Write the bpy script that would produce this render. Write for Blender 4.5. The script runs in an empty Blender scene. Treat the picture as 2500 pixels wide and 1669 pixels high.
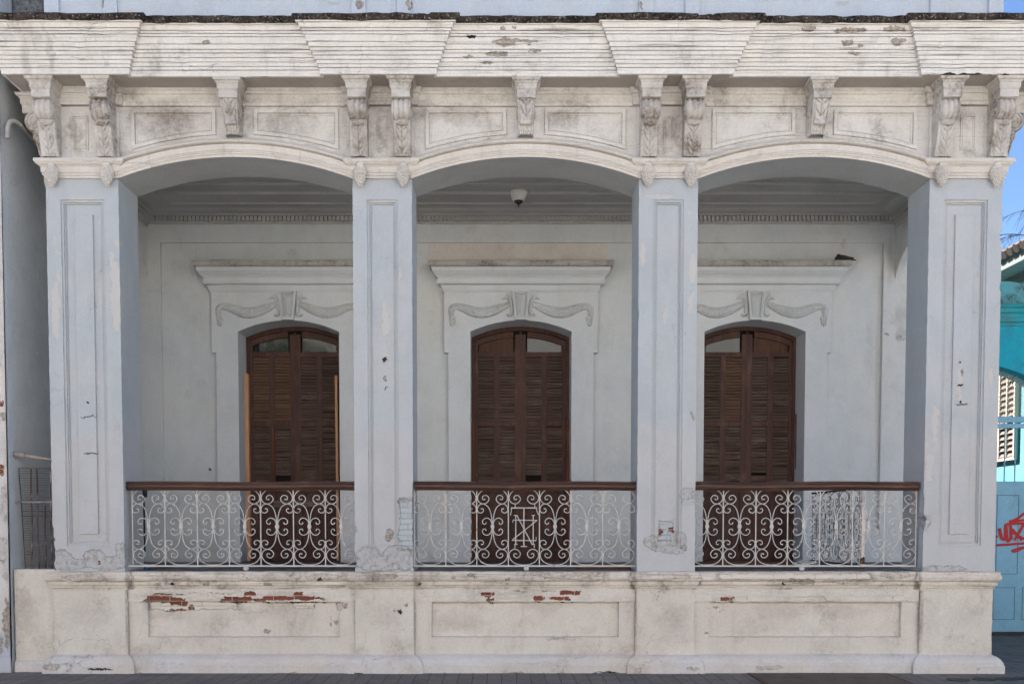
import bpy, bmesh, math, random
from mathutils import Vector, noise as mnoise
R=math.radians; sin=math.sin; cos=math.cos; PI=math.pi
rnd=random.Random(7)
sc=bpy.context.scene
col=sc.collection

# ------------------------------------------------------------------ camera
TH=R(2.6); F=2484.0; PCX=1225.0; PCY=1284+F*math.tan(TH)
cd=bpy.data.cameras.new('camera'); cam=bpy.data.objects.new('camera',cd); col.objects.link(cam)
cam.location=(0,-11.5,1.65); cam.rotation_euler=(PI/2-TH,0,0)
cd.sensor_width=36; cd.lens=F/2500*36; cd.shift_x=(1250-PCX)/2500; cd.shift_y=(PCY-834.5)/2500
cd.clip_end=500; cd.clip_start=.05
sc.camera=cam
# ------------------------------------------------------------------ light
SUN_EL=R(44); SUN_D=Vector((-.62*cos(SUN_EL),.785*cos(SUN_EL),sin(SUN_EL)))
w=bpy.data.worlds.new('World'); sc.world=w; w.use_nodes=True
nt=w.node_tree; sky=nt.nodes.new('ShaderNodeTexSky'); sky.sky_type='NISHITA'; sky.sun_disc=False
sky.sun_elevation=SUN_EL; sky.sun_rotation=math.atan2(SUN_D.x,SUN_D.y)
sky.air_density=.62; sky.dust_density=.0; sky.ozone_density=4.0
bg=nt.nodes['Background']; bg.inputs['Strength'].default_value=.060
nt.links.new(sky.outputs[0],bg.inputs['Color'])
sd=bpy.data.lights.new('sun','SUN'); sd.energy=5.0; sd.angle=R(.5); sd.color=(1,.97,.93)
so=bpy.data.objects.new('sun',sd); col.objects.link(so)
so.rotation_euler=SUN_D.to_track_quat('Z','Y').to_euler(); so.location=(-8,8,25)
sc.cycles.use_adaptive_sampling=True; sc.cycles.adaptive_threshold=.04; sc.cycles.max_bounces=6
vs=sc.view_settings; vs.view_transform='Standard'; vs.look='None'; vs.exposure=2.08; vs.gamma=1

# pixel of the 2500 px photograph -> point at depth Y
def at(x,y,Y):
    a=(x-PCX)/F; b=(PCY-y)/F
    dy=cos(TH)+b*sin(TH); dz=b*cos(TH)-sin(TH); t=(Y+11.5)/dy
    return (a*t,1.65+dz*t)

# ------------------------------------------------------------------ materials
class NT:
    def __init__(s,name):
        s.m=bpy.data.materials.new(name); s.m.use_nodes=True; s.t=s.m.node_tree
        s.b=s.t.nodes['Principled BSDF']; s._p=None
    def n(s,typ,**k):
        n=s.t.nodes.new('ShaderNode'+typ)
        for a,v in k.items(): setattr(n,a,v)
        return n
    def put(s,sock,v):
        if isinstance(v,bpy.types.NodeSocket): s.t.links.new(v,sock)
        elif isinstance(v,(tuple,list)) and len(v)==3 and sock.type=='RGBA': sock.default_value=(*v,1)
        else: sock.default_value=v
    def pos(s):
        if s._p is None: s._p=s.n('NewGeometry').outputs['Position']
        return s._p
    def vm(s,op,a,b=None):
        n=s.n('VectorMath',operation=op); s.put(n.inputs[0],a)
        if b is not None: s.put(n.inputs[1],b)
        return n.outputs['Value'] if op in('LENGTH','DOT_PRODUCT') else n.outputs[0]
    def mad(s,a,b,c):
        n=s.n('VectorMath',operation='MULTIPLY_ADD'); s.put(n.inputs[0],a); s.put(n.inputs[1],b); s.put(n.inputs[2],c); return n.outputs[0]
    def ma(s,op,a,b=None,c=None,clamp=False):
        n=s.n('Math',operation=op,use_clamp=clamp); s.put(n.inputs[0],a)
        if b is not None: s.put(n.inputs[1],b)
        if c is not None: s.put(n.inputs[2],c)
        return n.outputs[0]
    def noise(s,scale,vec=None,stretch=None,detail=4,rough=.55,color=False,dist=0):
        v=vec or s.pos()
        if stretch: v=s.vm('MULTIPLY',v,stretch)
        n=s.n('TexNoise'); s.put(n.inputs['Vector'],v); n.inputs['Scale'].default_value=scale
        n.inputs['Detail'].default_value=detail; n.inputs['Roughness'].default_value=rough; n.inputs['Distortion'].default_value=dist
        return n.outputs['Color'] if color else n.outputs[0]
    def step(s,v,a,b):
        n=s.n('MapRange',interpolation_type='SMOOTHSTEP'); s.put(n.inputs[0],v)
        n.inputs[1].default_value=a; n.inputs[2].default_value=b
        return n.outputs[0]
    def mix(s,f,a,b,mode='MIX'):
        n=s.n('Mix',data_type='RGBA',blend_type=mode); s.put(n.inputs[0],f); s.put(n.inputs[6],a); s.put(n.inputs[7],b)
        return n.outputs[2]
    def fin(s,color,rough=.85,bump=None,dist=.01,strength=1,spec=.3,metal=0):
        s.put(s.b.inputs['Base Color'],color); s.put(s.b.inputs['Roughness'],rough)
        s.b.inputs['Specular IOR Level'].default_value=spec; s.b.inputs['Metallic'].default_value=metal
        if bump is not None:
            n=s.n('Bump'); n.inputs['Distance'].default_value=dist; n.inputs['Strength'].default_value=strength
            s.put(n.inputs['Height'],bump); s.t.links.new(n.outputs[0],s.b.inputs['Normal'])
        return s.m

def plaster(name,base,base2,dirt=(.20,.17,.14),damt=.5,dth=(.5,.72),streak=.3,hstreak=0.,crack=.5,crack_scale=2.2,
            chips=(),bump=.004,speck=.5,low=None,rough=.88,grime=(),fine=1.0,crack_w=1.0,crack_all=False,lines=0.):
    """chips: (x,z,rx,rz,kind) kind in brick, grey, white, dark, pbrick, rough"""
    N=NT(name); p=N.pos()
    c=N.mix(N.step(N.noise(1.1,detail=5),.35,.68),base,base2)
    if low: # a second coat of paint on the lower part, with a brushed edge
        z=N.n('SeparateXYZ'); N.put(z.inputs[0],p); 
        zz=N.ma('ADD',z.outputs[2],N.ma('MULTIPLY',N.noise(1.6,stretch=(1,1,.2)),1.4))
        c=N.mix(N.step(zz,low[1]+.75,low[1]+.6),c,low[0])
    d=N.ma('MULTIPLY',N.step(N.noise(2.3,detail=8,rough=.68),dth[0],dth[1]),damt)
    d=N.ma('MULTIPLY',d,N.ma('ADD',.35,N.step(N.noise(24,detail=5,rough=.7),.35,.65)))
    c=N.mix(d,c,dirt)
    if streak: c=N.mix(N.ma('MULTIPLY',N.step(N.noise(7,stretch=(1,1,.08),detail=6,rough=.7),.55,.8),streak),c,dirt)
    if hstreak:
        h=N.ma('MULTIPLY',N.step(N.noise(9,stretch=(.12,1,3.2),detail=7,rough=.7),.50,.74),hstreak); c=N.mix(h,c,dirt)
    if grime: gw=N.vm('ADD',p,N.vm('MULTIPLY',N.vm('SUBTRACT',N.noise(5,color=True,detail=6,rough=.65),(.5,.5,.5)),(.55,0,.35)))
    if lines:
        l_=N.ma('MULTIPLY',N.step(N.noise(5,stretch=(.22,.6,12),detail=6,rough=.65),.54,.66),N.step(N.noise(2.2,stretch=(.6,1,1),detail=4),.38,.58)); c=N.mix(N.ma('MULTIPLY',l_,lines),c,dirt)
    for (gx,gz,rx,rz,amt) in grime:
        q=N.vm('LENGTH',N.mad(gw if rx>.06 else p,(1/rx,0,1/rz),(-gx/rx,0,-gz/rz)))
        g=N.ma('MULTIPLY',N.step(q,1.25,.3),N.ma('MULTIPLY',N.ma('ADD',.42,N.ma('MULTIPLY',N.step(N.noise(26,detail=8,rough=.75),.36,.66),.6)),amt)); c=N.mix(g,c,dirt)
    # fine mottling of weathered paint
    fn=N.noise(42,detail=6,rough=.75); c=N.mix(N.ma('MULTIPLY',N.step(fn,.36,.72),.26*fine),c,(base[0]*.48,base[1]*.44,base[2]*.41))
    c=N.mix(N.ma('MULTIPLY',N.step(N.noise(3.4,stretch=(1,1,.55),detail=7,rough=.65),.42,.66),.22),c,(base[0]*.72,base[1]*.715,base[2]*.71))
    c=N.mix(N.ma('MULTIPLY',N.step(N.noise(14,detail=4,rough=.6),.52,.72),.16),c,(min(.85,base[0]*1.16),min(.83,base[1]*1.15),min(.8,base[2]*1.13)))
    sp=N.ma('MULTIPLY',N.step(N.noise(70,detail=2),.70,.76),N.ma('MULTIPLY',N.step(N.noise(2.7,detail=3),.48,.62),speck)); c=N.mix(sp,c,(dirt[0]*.5,dirt[1]*.5,dirt[2]*.5))
    hgt=N.ma('ADD',N.ma('MULTIPLY',N.noise(38,detail=6,rough=.65),.35),N.ma('MULTIPLY',N.noise(5,detail=3),.9))
    if crack:
        dv=N.vm('ADD',p,N.vm('MULTIPLY',N.noise(6,color=True,detail=4),(.22,.22,.22)))
        v=N.n('TexVoronoi',feature='DISTANCE_TO_EDGE'); N.put(v.inputs['Vector'],dv); v.inputs['Scale'].default_value=crack_scale*1.5
        k=N.step(v.outputs['Distance'],.0075*crack_w,.002*crack_w)
        if not crack_all: k=N.ma('MULTIPLY',k,N.step(N.noise(1.9,detail=5),.53,.62))
        k=N.ma('MULTIPLY',k,crack*.75); c=N.mix(k,c,(.07,.06,.05)); hgt=N.ma('SUBTRACT',hgt,N.ma('MULTIPLY',k,.8))
    if chips:
        wob=N.vm('ADD',p,N.vm('MULTIPLY',N.vm('SUBTRACT',N.noise(10,color=True,detail=8,rough=.68),(.5,.5,.5)),(.19,0,.12)))
        wob=N.vm('ADD',wob,N.vm('MULTIPLY',N.vm('SUBTRACT',N.noise(48,color=True,detail=4,rough=.6),(.5,.5,.5)),(.030,0,.022)))
        br=N.n('TexBrick'); mp=N.n('CombineXYZ'); sx=N.n('SeparateXYZ'); N.put(sx.inputs[0],p)
        N.put(mp.inputs[0],sx.outputs[0]); N.put(mp.inputs[1],sx.outputs[2]); N.put(br.inputs['Vector'],mp.outputs[0])
        br.inputs['Scale'].default_value=1; br.inputs['Brick Width'].default_value=.235; br.inputs['Row Height'].default_value=.062
        br.inputs['Mortar Size'].default_value=.006; br.inputs['Color1'].default_value=(.225,.07,.042,1); br.inputs['Color2'].default_value=(.16,.052,.034,1); br.inputs['Mortar'].default_value=(.36,.29,.24,1)
        byk={}
        for (cx,cz,rx,rz,kind,cy) in chips:
            ry=.14 if cy==0 else .45
            q=N.mad(wob,(1/rx,1/ry,1/rz),(-cx/rx,-cy/ry,-cz/rz))
            if kind in('brick','pbrick'):
                s_=N.n('SeparateXYZ'); N.put(s_.inputs[0],N.vm('ABSOLUTE',q)); m=N.ma('MAXIMUM',N.ma('MAXIMUM',s_.outputs[0],s_.outputs[2]),s_.outputs[1])
            else: m=N.vm('LENGTH',q)
            byk[kind]=m if kind not in byk else N.ma('MINIMUM',byk[kind],m)
        for kind in('white','rough','pbrick','grey','brick','dark'):
            if kind not in byk: continue
            m=byk[kind]; k=N.step(m,1.0,.93)
            edge=N.ma('MULTIPLY',N.step(m,1.13,1.0),N.step(m,.88,1.0))
            gn=N.noise(45,detail=6,rough=.7)
            if kind=='white': cc=N.mix(gn,(.50,.49,.475),(.545,.53,.515)); dep=.25; ea=.10
            elif kind=='rough': cc=N.mix(N.step(N.noise(16,detail=7,rough=.75),.42,.68),(base2[0]*1.02,base2[1]*.99,base2[2]*.97),(.30,.275,.25)); dep=1.2; ea=.55
            elif kind=='pbrick': cc=N.mix(N.ma('MULTIPLY',br.outputs['Fac'],N.step(N.noise(9,detail=4),.35,.6)),(base[0]*.97,base[1]*.97,base[2]*.96),(base[0]*.78,base[1]*.75,base[2]*.72)); dep=1.6; ea=.45
            elif kind=='grey': cc=N.mix(N.step(N.noise(28,detail=6,rough=.7),.35,.65),(.24,.205,.175),(.47,.415,.36)); dep=1.6; ea=.7
            elif kind=='brick': cc=N.mix(N.ma('MULTIPLY',N.step(gn,.55,.8),.35),br.outputs['Color'],(.5,.4,.34)); dep=2.2; ea=.85
            else: cc=(.035,.028,.022); dep=3; ea=.5
            c=N.mix(N.ma('MULTIPLY',edge,ea*.75),c,(.09,.075,.06)); c=N.mix(k,c,cc)
            hgt=N.ma('SUBTRACT',hgt,N.ma('MULTIPLY',k,dep))
            if kind=='rough': hgt=N.ma('ADD',hgt,N.ma('MULTIPLY',k,N.ma('MULTIPLY',N.noise(13,detail=8,rough=.7),4.5)))
            if kind in('pbrick','brick'): hgt=N.ma('SUBTRACT',hgt,N.ma('MULTIPLY',N.ma('MULTIPLY',k,br.outputs['Fac']),1.4))
    return N.fin(c,rough,hgt,bump*2,.9)

def C(x,y,rx,ry,kind,Y=0):
    X,Z=at(x,y,Y); return (X,Z,rx/216.,ry/216.,kind,Y)
def G(x,y,rx,ry,amt,Y=0):
    X,Z=at(x,y,Y); return (X,Z,rx/216.,ry/216.,amt)

M={}
cream=(.69,.61,.53); cream2=(.62,.54,.465)
M['cornice']=plaster('cornice_paint',(.775,.75,.72),(.745,.705,.655),dirt=(.17,.145,.12),damt=.55,dth=(.5,.78),streak=.5,hstreak=.5,lines=.8,crack=.75,crack_scale=1.6,
  chips=[C(1237,98,32,6,'grey',-.5),C(1212,123,24,6,'grey',-.5),C(1142,127,12,3,'grey',-.5),C(1190,140,12,3,'grey',-.5),C(1230,72,9,4,'grey',-.5),C(1290,98,20,3,'grey',-.5),C(1258,70,6,3,'grey',-.5),C(1305,116,14,3,'grey',-.5),C(1150,85,9,4,'dark',-.5),
         C(2075,75,34,5,'grey',-.5),C(1975,72,16,4,'grey',-.5),C(2182,73,24,4,'grey',-.5),C(2197,98,17,7,'grey',-.5),C(2075,98,13,6,'grey',-.5),C(2106,103,7,3,'grey',-.5),C(2090,120,12,3,'grey',-.5),C(500,98,8,4,'grey',-.5),C(2120,53,12,3,'grey',-.5),C(2330,182,60,3,'dark',-.4),C(2440,183,30,3,'dark',-.4)],
  grime=[G(115,120,14,60,.5,-.5),G(55,150,12,40,.5,-.5),G(1060,70,20,30,.35,-.5),G(345,170,30,20,.5,-.5),G(1975,50,20,14,.7,-.5)])
M['coping']=(lambda N:N.fin(N.mix(N.step(N.noise(38,detail=6,rough=.8),.56,.63),N.mix(N.step(N.noise(9,detail=7,rough=.7),.35,.65),(.014,.012,.011),(.10,.08,.065)),(.50,.44,.38)),.95,N.noise(30,detail=8,rough=.75),.05))(NT('mossy_coping'))
M['frieze']=plaster('frieze_paint',(.69,.665,.63),(.645,.61,.565),dirt=(.20,.165,.135),damt=.65,dth=(.45,.7),streak=.35,lines=.4,crack=.35,speck=1.1,
  grime=[G(410,300,95,55,.85),G(190,330,22,50,.7),G(700,305,80,35,.6),G(930,335,14,45,.7),G(1000,290,60,60,.4),G(1120,280,70,20,.45),G(1360,290,40,20,.5),G(620,240,260,22,.42),G(1300,240,240,18,.42),G(1800,240,160,20,.3),G(1630,320,20,40,.6),G(880,250,60,14,.55),G(300,230,60,18,.55)],
  chips=[C(1152,349,14,4,'grey'),C(1190,341,14,4,'grey'),C(1420,352,18,4,'grey'),C(1763,222,4,10,'grey')])
M['arch']=plaster('arch_paint',(.69,.65,.60),(.645,.595,.54),dirt=(.22,.175,.14),lines=.3,damt=.45,dth=(.5,.8),streak=.35,crack=.5,speck=.5)
M['orn']=plaster('ornament_paint',(.63,.60,.565),(.54,.50,.455),dirt=(.19,.145,.11),damt=.85,dth=(.42,.66),streak=.3,crack=0,speck=1.0,bump=.003)
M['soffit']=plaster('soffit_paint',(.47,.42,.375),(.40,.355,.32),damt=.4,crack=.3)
blue=(.455,.49,.52); blue2=(.485,.50,.515); lav=(.50,.50,.515)
M['pier']=plaster('pier_paint',blue,blue2,dirt=(.36,.33,.30),damt=.32,dth=(.53,.78),streak=.14,crack=.3,crack_scale=1.3,speck=.7,low=(lav,2.75),fine=.5,bump=.003,
  chips=[C(136,760,11,75,'white'),C(283,725,15,90,'white'),C(140,615,8,7,'white'),C(271,632,6,22,'white'),C(130,590,4,22,'white'),C(285,592,5,12,'white'),C(143,672,4,24,'white'),
   C(938,745,7,16,'white'),C(940,785,10,36,'white'),C(978,660,3,18,'white'),C(975,675,5,14,'white'),C(940,570,3,8,'white'),
   C(1569,621,8,30,'white'),C(1692,655,11,38,'white'),C(1628,745,3,22,'white'),C(1625,770,6,26,'white'),C(1684,522,6,6,'white'),C(1686,740,6,30,'white'),C(1685,825,4,10,'white'),C(1612,480,40,5,'white'),
   C(2283,1035,8,50,'white'),C(2270,1140,11,38,'white'),C(2346,930,6,56,'white'),C(2420,920,7,22,'white'),C(2352,910,5,9,'grey'),C(2358,492,50,5,'white'),C(203,488,40,5,'white'),C(932,492,35,5,'white'),
   C(2346,886,3.2,3.2,'dark'),C(2346,938,3.2,3.2,'dark'),C(2346,979,3,3,'dark'),C(2352,985,16,1.2,'dark'),
   C(937,877,5,6,'dark'),C(937,872,8,14,'white'),C(938,923,6,6,'grey'),C(938,946,2,4,'dark'),C(213,980,4,2.5,'dark'),
   C(993,1280,17,62,'pbrick'),C(985,1225,12,12,'rough'),C(949,1306,13,15,'grey'),C(900,1360,30,26,'rough'),C(925,1375,60,18,'rough'),C(970,1352,36,22,'rough'),C(990,1372,24,20,'rough'),C(865,1290,5,10,'rough'),
   C(1626,1296,17,24,'pbrick'),C(1621,1330,40,15,'rough'),C(1592,1320,20,13,'rough'),C(1652,1316,22,20,'rough'),C(1640,1341,32,10,'rough'),C(1672,1335,6,5,'rough'),C(1640,1294,5,6,'brick'),C(1613,1300,4,8,'brick'),C(1679,1205,17,14,'rough'),C(1680,1225,15,7,'pbrick'),C(1690,1015,4,10,'grey'),
   C(150,1362,28,20,'rough'),C(175,1376,50,14,'rough'),C(232,1358,26,18,'rough'),C(262,1374,50,17,'rough'),C(296,1350,14,26,'rough'),C(243,1373,4,4,'brick'),C(308,1360,9,22,'rough'),
   C(2262,1275,9,18,'rough'),C(2300,1388,60,8,'rough'),C(222,1106,18,1.4,'dark'),C(215,1016,20,1,'dark')])
M['piercap']=M['arch']
joints=[G(313,1500,4,105,1.0),G(316,1425,7,35,.9),G(866,1500,3,90,.7),G(1013,1510,4,95,.8),G(1551,1500,4,105,1.0),G(1548,1425,8,30,.8),G(1695,1500,2,90,.4),G(2244,1500,7,110,1.0),G(2244,1425,7,40,.8),G(133,1500,3,80,.5)]
LOSS=[(390,1458,32,5),(432,1464,12,7),(582,1460,32,5),(611,1449,15,5),(706,1459,64,5),(728,1449,12,5),(1190,1449,16,5),(1195,1460,3,6),(1394,1446,26,5),(1375,1461,20,3),(1314,1458,8,6),(1769,1464,13,2)]
THIN=[(500,1464,150,4,1),(760,1460,50,3,1),(1225,1462,40,3,1),(1345,1460,45,4,1),(1790,1460,34,5,1),(1970,1459,40,4,1),(2020,1464,30,2,1),(470,1449,90,2,1),(1300,1442,60,2,1)]
M['coat']=plaster('parapet_coat',(.70,.655,.595),(.665,.61,.55),dirt=(.30,.25,.21),damt=.5,dth=(.47,.72),streak=.25,crack=.9,crack_scale=3.4,speck=.9,bump=.004,grime=[G(380,1455,60,10,.5),G(700,1450,90,8,.4),G(1250,1450,90,8,.4)])
M['base']=plaster('parapet_paint',(.70,.655,.595),(.665,.61,.55),dirt=(.32,.27,.23),damt=.55,dth=(.47,.72),streak=.3,crack=.6,crack_scale=1.8,speck=.75,bump=.004,
  grime=[G(230,1500,70,40,.32),G(60,1500,20,60,.45),G(940,1500,50,40,.32),G(1120,1520,70,25,.45),G(1640,1500,50,40,.36),G(1330,1480,70,20,.4),G(1900,1490,90,25,.35),G(2060,1490,60,20,.35),G(2350,1500,50,40,.3),G(400,1500,60,20,.4),G(640,1500,90,20,.3)]+joints,
  chips=[C(470,1466,110,22,'pbrick'),*[C(x,y,rx*1.25+4,ry*1.5+3,'brick') for x,y,rx,ry in LOSS],C(464,1484,6,6,'brick'),C(425,1489,26,1.6,'brick'),
   C(740,1475,24,9,'pbrick'),C(828,1480,8,12,'rough'),C(651,1540,8,6,'grey'),C(845,1477,6,5,'grey'),C(822,1522,5,4,'grey'),C(810,1525,3,3,'grey'),
   C(1195,1459,3,6,'grey'),C(1260,1441,10,4,'grey'),C(1281,1447,8,5,'grey'),C(1335,1440,13,3,'grey'),
   C(1747,1481,6,4,'grey'),C(1722,1448,3,3,'grey'),C(1727,1545,4,3,'grey'),
   C(945,1406,24,6,'grey',-.1),C(905,1408,12,4,'grey',-.1),C(1150,1405,9,4,'grey',-.1),C(1110,1407,5,4,'grey',-.1),C(1237,1411,6,4,'grey',-.1),C(1023,1428,5,3,'dark',-.1),C(780,1414,7,3,'dark',-.1),C(650,1425,10,4,'grey',-.1),C(380,1425,9,3,'grey',-.1),C(415,1424,7,3,'dark',-.1),C(500,1425,8,5,'grey',-.1),
   C(1835,1407,70,8,'pbrick',-.1),C(2010,1406,110,7,'pbrick',-.1),C(1960,1420,30,5,'grey',-.1),C(1917,1424,6,4,'dark',-.1),C(2050,1407,6,8,'rough',-.1),C(1710,1424,7,6,'grey',-.1),
   C(962,1490,4,4,'grey'),C(994,1475,5,3,'grey'),C(977,1491,4,4,'dark'),C(1376,1558,40,2,'rough')])
M['ledge']=plaster('parapet_ledge_paint',(.72,.66,.59),(.66,.60,.53),dirt=(.17,.14,.115),damt=.6,dth=(.47,.66),streak=.4,hstreak=.6,lines=.6,crack=1.2,crack_scale=3.2,speck=1.2,
  grime=[G(313,1425,9,35,1.0,-.1),G(1548,1425,9,30,.9,-.1),G(2244,1425,8,40,.9,-.1),G(1014,1415,7,25,.8,-.1),G(450,1420,30,14,.6,-.1),G(220,1412,50,14,.6,-.1),G(640,1412,40,10,.5,-.1),G(1390,1405,30,12,.5,-.1)],
  chips=[C(945,1406,24,6,'grey',-.1),C(905,1408,12,4,'grey',-.1),C(1150,1405,9,4,'grey',-.1),C(1110,1407,5,4,'grey',-.1),C(1237,1411,6,4,'grey',-.1),C(1023,1428,5,3,'dark',-.1),C(780,1414,7,3,'dark',-.1),C(650,1425,10,4,'grey',-.1),C(380,1425,9,3,'grey',-.1),C(415,1424,7,3,'dark',-.1),C(500,1425,8,5,'grey',-.1),
   C(210,1410,50,9,'rough',-.1),C(460,1422,60,9,'rough',-.1),C(790,1408,40,7,'rough',-.1),C(1380,1404,60,8,'rough',-.1),C(1835,1407,80,9,'pbrick',-.1),C(2010,1406,120,8,'pbrick',-.1),C(1960,1420,34,7,'grey',-.1),C(1917,1424,6,4,'dark',-.1),C(2190,1404,40,8,'rough',-.1),C(1710,1424,7,6,'grey',-.1),C(2080,1420,60,5,'rough',-.1)])
M['plinth']=plaster('plinth_paint',(.66,.64,.63),(.66,.60,.54),dirt=(.28,.24,.21),damt=.42,dth=(.5,.75),streak=.1,crack=.8,crack_scale=2.6,speck=1.1,
  chips=[C(250,1630,30,3,'dark',-.1),C(880,1643,14,2,'dark',-.1),C(700,1641,22,2,'grey',-.1),C(1260,1640,20,2,'grey',-.1),C(1480,1640,30,2,'dark',-.1),C(1690,1630,18,4,'rough',-.1),C(1880,1628,30,4,'rough',-.1),C(200,1603,30,3,'rough',-.1),C(2380,1630,4,3,'grey',-.1),C(130,1625,20,8,'rough',-.1)])
M['wall']=plaster('porch_wall_paint',(.61,.64,.65),(.64,.645,.63),dirt=(.33,.31,.285),damt=.34,dth=(.5,.78),streak=.14,crack=.15,speck=.9,bump=.002,fine=.5,
  chips=[C(2196,815,16,18,'white',2.9),C(2196,826,14,8,'rough',2.9),C(2160,817,8,3,'grey',2.9),C(714,616,17,10,'white',2.9),C(514,1143,4,3.5,'dark',2.9),C(2056,596,7,14,'white',2.9)],
  grime=[G(2195,770,22,40,.5,2.9),G(2140,900,6,180,.35,2.9),G(2170,640,10,90,.45,2.9),G(560,1330,190,26,.35,2.9),G(2120,860,14,120,.25,2.9)])
M['wall_warm']=plaster('bare_plaster_patch',(.68,.63,.585),(.65,.60,.56),damt=.2,streak=.1,crack=.1,speck=.4,bump=.002)
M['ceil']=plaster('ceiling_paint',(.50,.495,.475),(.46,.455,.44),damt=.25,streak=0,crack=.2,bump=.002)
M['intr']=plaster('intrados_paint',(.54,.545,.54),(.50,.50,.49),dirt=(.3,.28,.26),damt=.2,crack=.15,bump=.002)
M['sur']=plaster('surround_paint',(.63,.655,.67),(.635,.645,.645),dirt=(.30,.28,.25),damt=.15,dth=(.55,.8),streak=.04,crack=.1,speck=.2,bump=.002,fine=.5)
M['ptop']=plaster('pediment_top_paint',(.50,.485,.46),(.44,.42,.39),dirt=(.16,.14,.12),damt=.9,dth=(.42,.64),streak=.8,speck=1,crack=.2)
M['relief']=plaster('relief_paint',(.64,.66,.665),(.61,.62,.62),dirt=(.2,.185,.165),damt=.35,dth=(.45,.72),streak=.1,crack=.38,crack_scale=19,crack_w=6.5,crack_all=True,speck=.7,bump=.003)
M['floor']=plaster('porch_floor_tile',(.13,.13,.135),(.10,.10,.105),dirt=(.06,.055,.05),damt=.4,crack=.3,rough=.6)
M['roofpar']=plaster('roof_parapet_paint',(.60,.65,.70),(.62,.65,.68),dirt=(.33,.31,.29),damt=.25,streak=.15,crack=.2,
  chips=[C(877,9,9,10,'grey'),C(998,8,4,12,'grey'),C(810,4,14,3,'white'),C(2060,5,16,5,'white'),C(1566,12,3,10,'grey'),C(250,8,3,8,'grey')])
M['alleywall']=plaster('alley_wall_paint',(.64,.68,.71),(.58,.61,.63),damt=.2,streak=.15,crack=.2,speck=.4)
M['stained']=plaster('stained_cement',(.30,.31,.32),(.16,.17,.18),dirt=(.06,.06,.065),damt=.8,dth=(.35,.6),streak=.8,crack=0,rough=.9)
M['white']=plaster('neighbour_paint',(.68,.65,.63),(.60,.58,.57),dirt=(.22,.19,.17),damt=.6,dth=(.48,.66),crack=.9,crack_scale=3,streak=.2,speck=1,low=((.50,.53,.60),.55),
  chips=[C(3,1147,8,14,'brick'),C(12,1015,7,9,'grey'),C(8,1340,10,30,'rough'),C(15,1230,8,40,'rough'),C(3,1575,7,20,'grey'),C(8,985,5,6,'brick'),C(20,1520,8,60,'grey')])
def wood(name,a,b,rough=.7,sx=30,sz=1.2,axis='z',spec=.3,worn=None):
    N=NT(name); st=(sx,sx,sz) if axis=='z' else (sz,sx,sx)
    f=N.noise(1,stretch=st,detail=7,rough=.65,dist=.6); c=N.mix(N.step(f,.3,.7),a,b)
    if worn: c=N.mix(N.ma('MULTIPLY',N.step(N.noise(3.2,stretch=(1,1,3) if axis=='x' else (2,2,1),detail=8,rough=.7),.5,.72),.55),c,worn)
    return N.fin(c,rough,f,.004,.6,spec)
M['door']=wood('door_wood',(.098,.043,.030),(.050,.024,.018),.62,worn=(.175,.092,.064))
M['slat']=wood('louvre_wood',(.19,.125,.098),(.085,.052,.042),.65,sx=20,axis='x',worn=(.30,.235,.195))
M['slat_b']=wood('louvre_wood_redder',(.24,.135,.085),(.12,.066,.044),.65,sx=20,axis='x',worn=(.28,.18,.12))
M['fan']=wood('fan_panel_wood',(.11,.048,.024),(.06,.026,.014),.65,worn=(.26,.17,.11))
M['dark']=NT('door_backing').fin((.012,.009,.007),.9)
M['rail']=wood('handrail_wood',(.085,.034,.022),(.032,.015,.011),.42,sx=24,axis='x',spec=.5,worn=(.16,.085,.06))
M['pine']=wood('pine_lumber',(.66,.37,.21),(.48,.23,.11),.75,sx=22,worn=(.66,.38,.21))
M['redpine']=wood('reddish_lumber',(.20,.062,.025),(.10,.030,.013),.7,sx=22,worn=(.30,.115,.05))
M['board']=wood('floor_board_wood',(.16,.075,.04),(.07,.035,.02),.75,axis='x')
def iron(name,paint,rust,a,b):
    N=NT(name); f=N.step(N.noise(9,detail=8,rough=.7),a,b); return N.fin(N.mix(f,paint,N.mix(N.noise(60),rust,(rust[0]*.4,rust[1]*.35,rust[2]*.35))),.6,N.noise(70,detail=4),.002)
M['iron']=iron('white_painted_iron',(.54,.515,.49),(.17,.075,.04),.60,.70)
M['postw']=iron('pinkish_white_iron',(.80,.72,.68),(.25,.12,.06),.64,.72)
M['rusty']=iron('rusting_white_iron',(.40,.37,.34),(.13,.05,.028),.5,.64)
M['rust']=iron('rusted_iron',(.11,.042,.03),(.05,.022,.017),.4,.6)
M['rustbar']=iron('rust_and_paint_bar',(.45,.38,.32),(.10,.04,.028),.36,.5)
M['wire']=NT('grille_wire').fin((.035,.026,.022),.7)
N=NT('old_glass'); M['glass']=N.fin(N.mix(N.step(N.noise(2.2,detail=5),.4,.62),(.006,.010,.008),(.022,.026,.021)),.04,N.noise(3),.004,.3,.5); N.b.inputs['IOR'].default_value=1.5
M['pipe']=plaster('pipe_paint',(.46,.45,.45),(.40,.34,.29),dirt=(.2,.11,.06),damt=.5,crack=0)
M['lampw']=NT('lamp_porcelain').fin((.70,.69,.66),.35); M['black']=NT('black_plastic').fin((.02,.02,.02),.5)
N=NT('pigeon_feather'); M['bird']=N.fin(N.mix(N.noise(40,detail=4),(.014,.012,.013),(.045,.04,.042)),.6,N.noise(90),.004)
M['beak']=NT('pigeon_beak').fin((.05,.045,.04),.5)
M['turq']=plaster('turquoise_paint',(.020,.40,.53),(.016,.34,.46),dirt=(.05,.12,.12),damt=.4,streak=.2,crack=.6,speck=.6)
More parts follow.
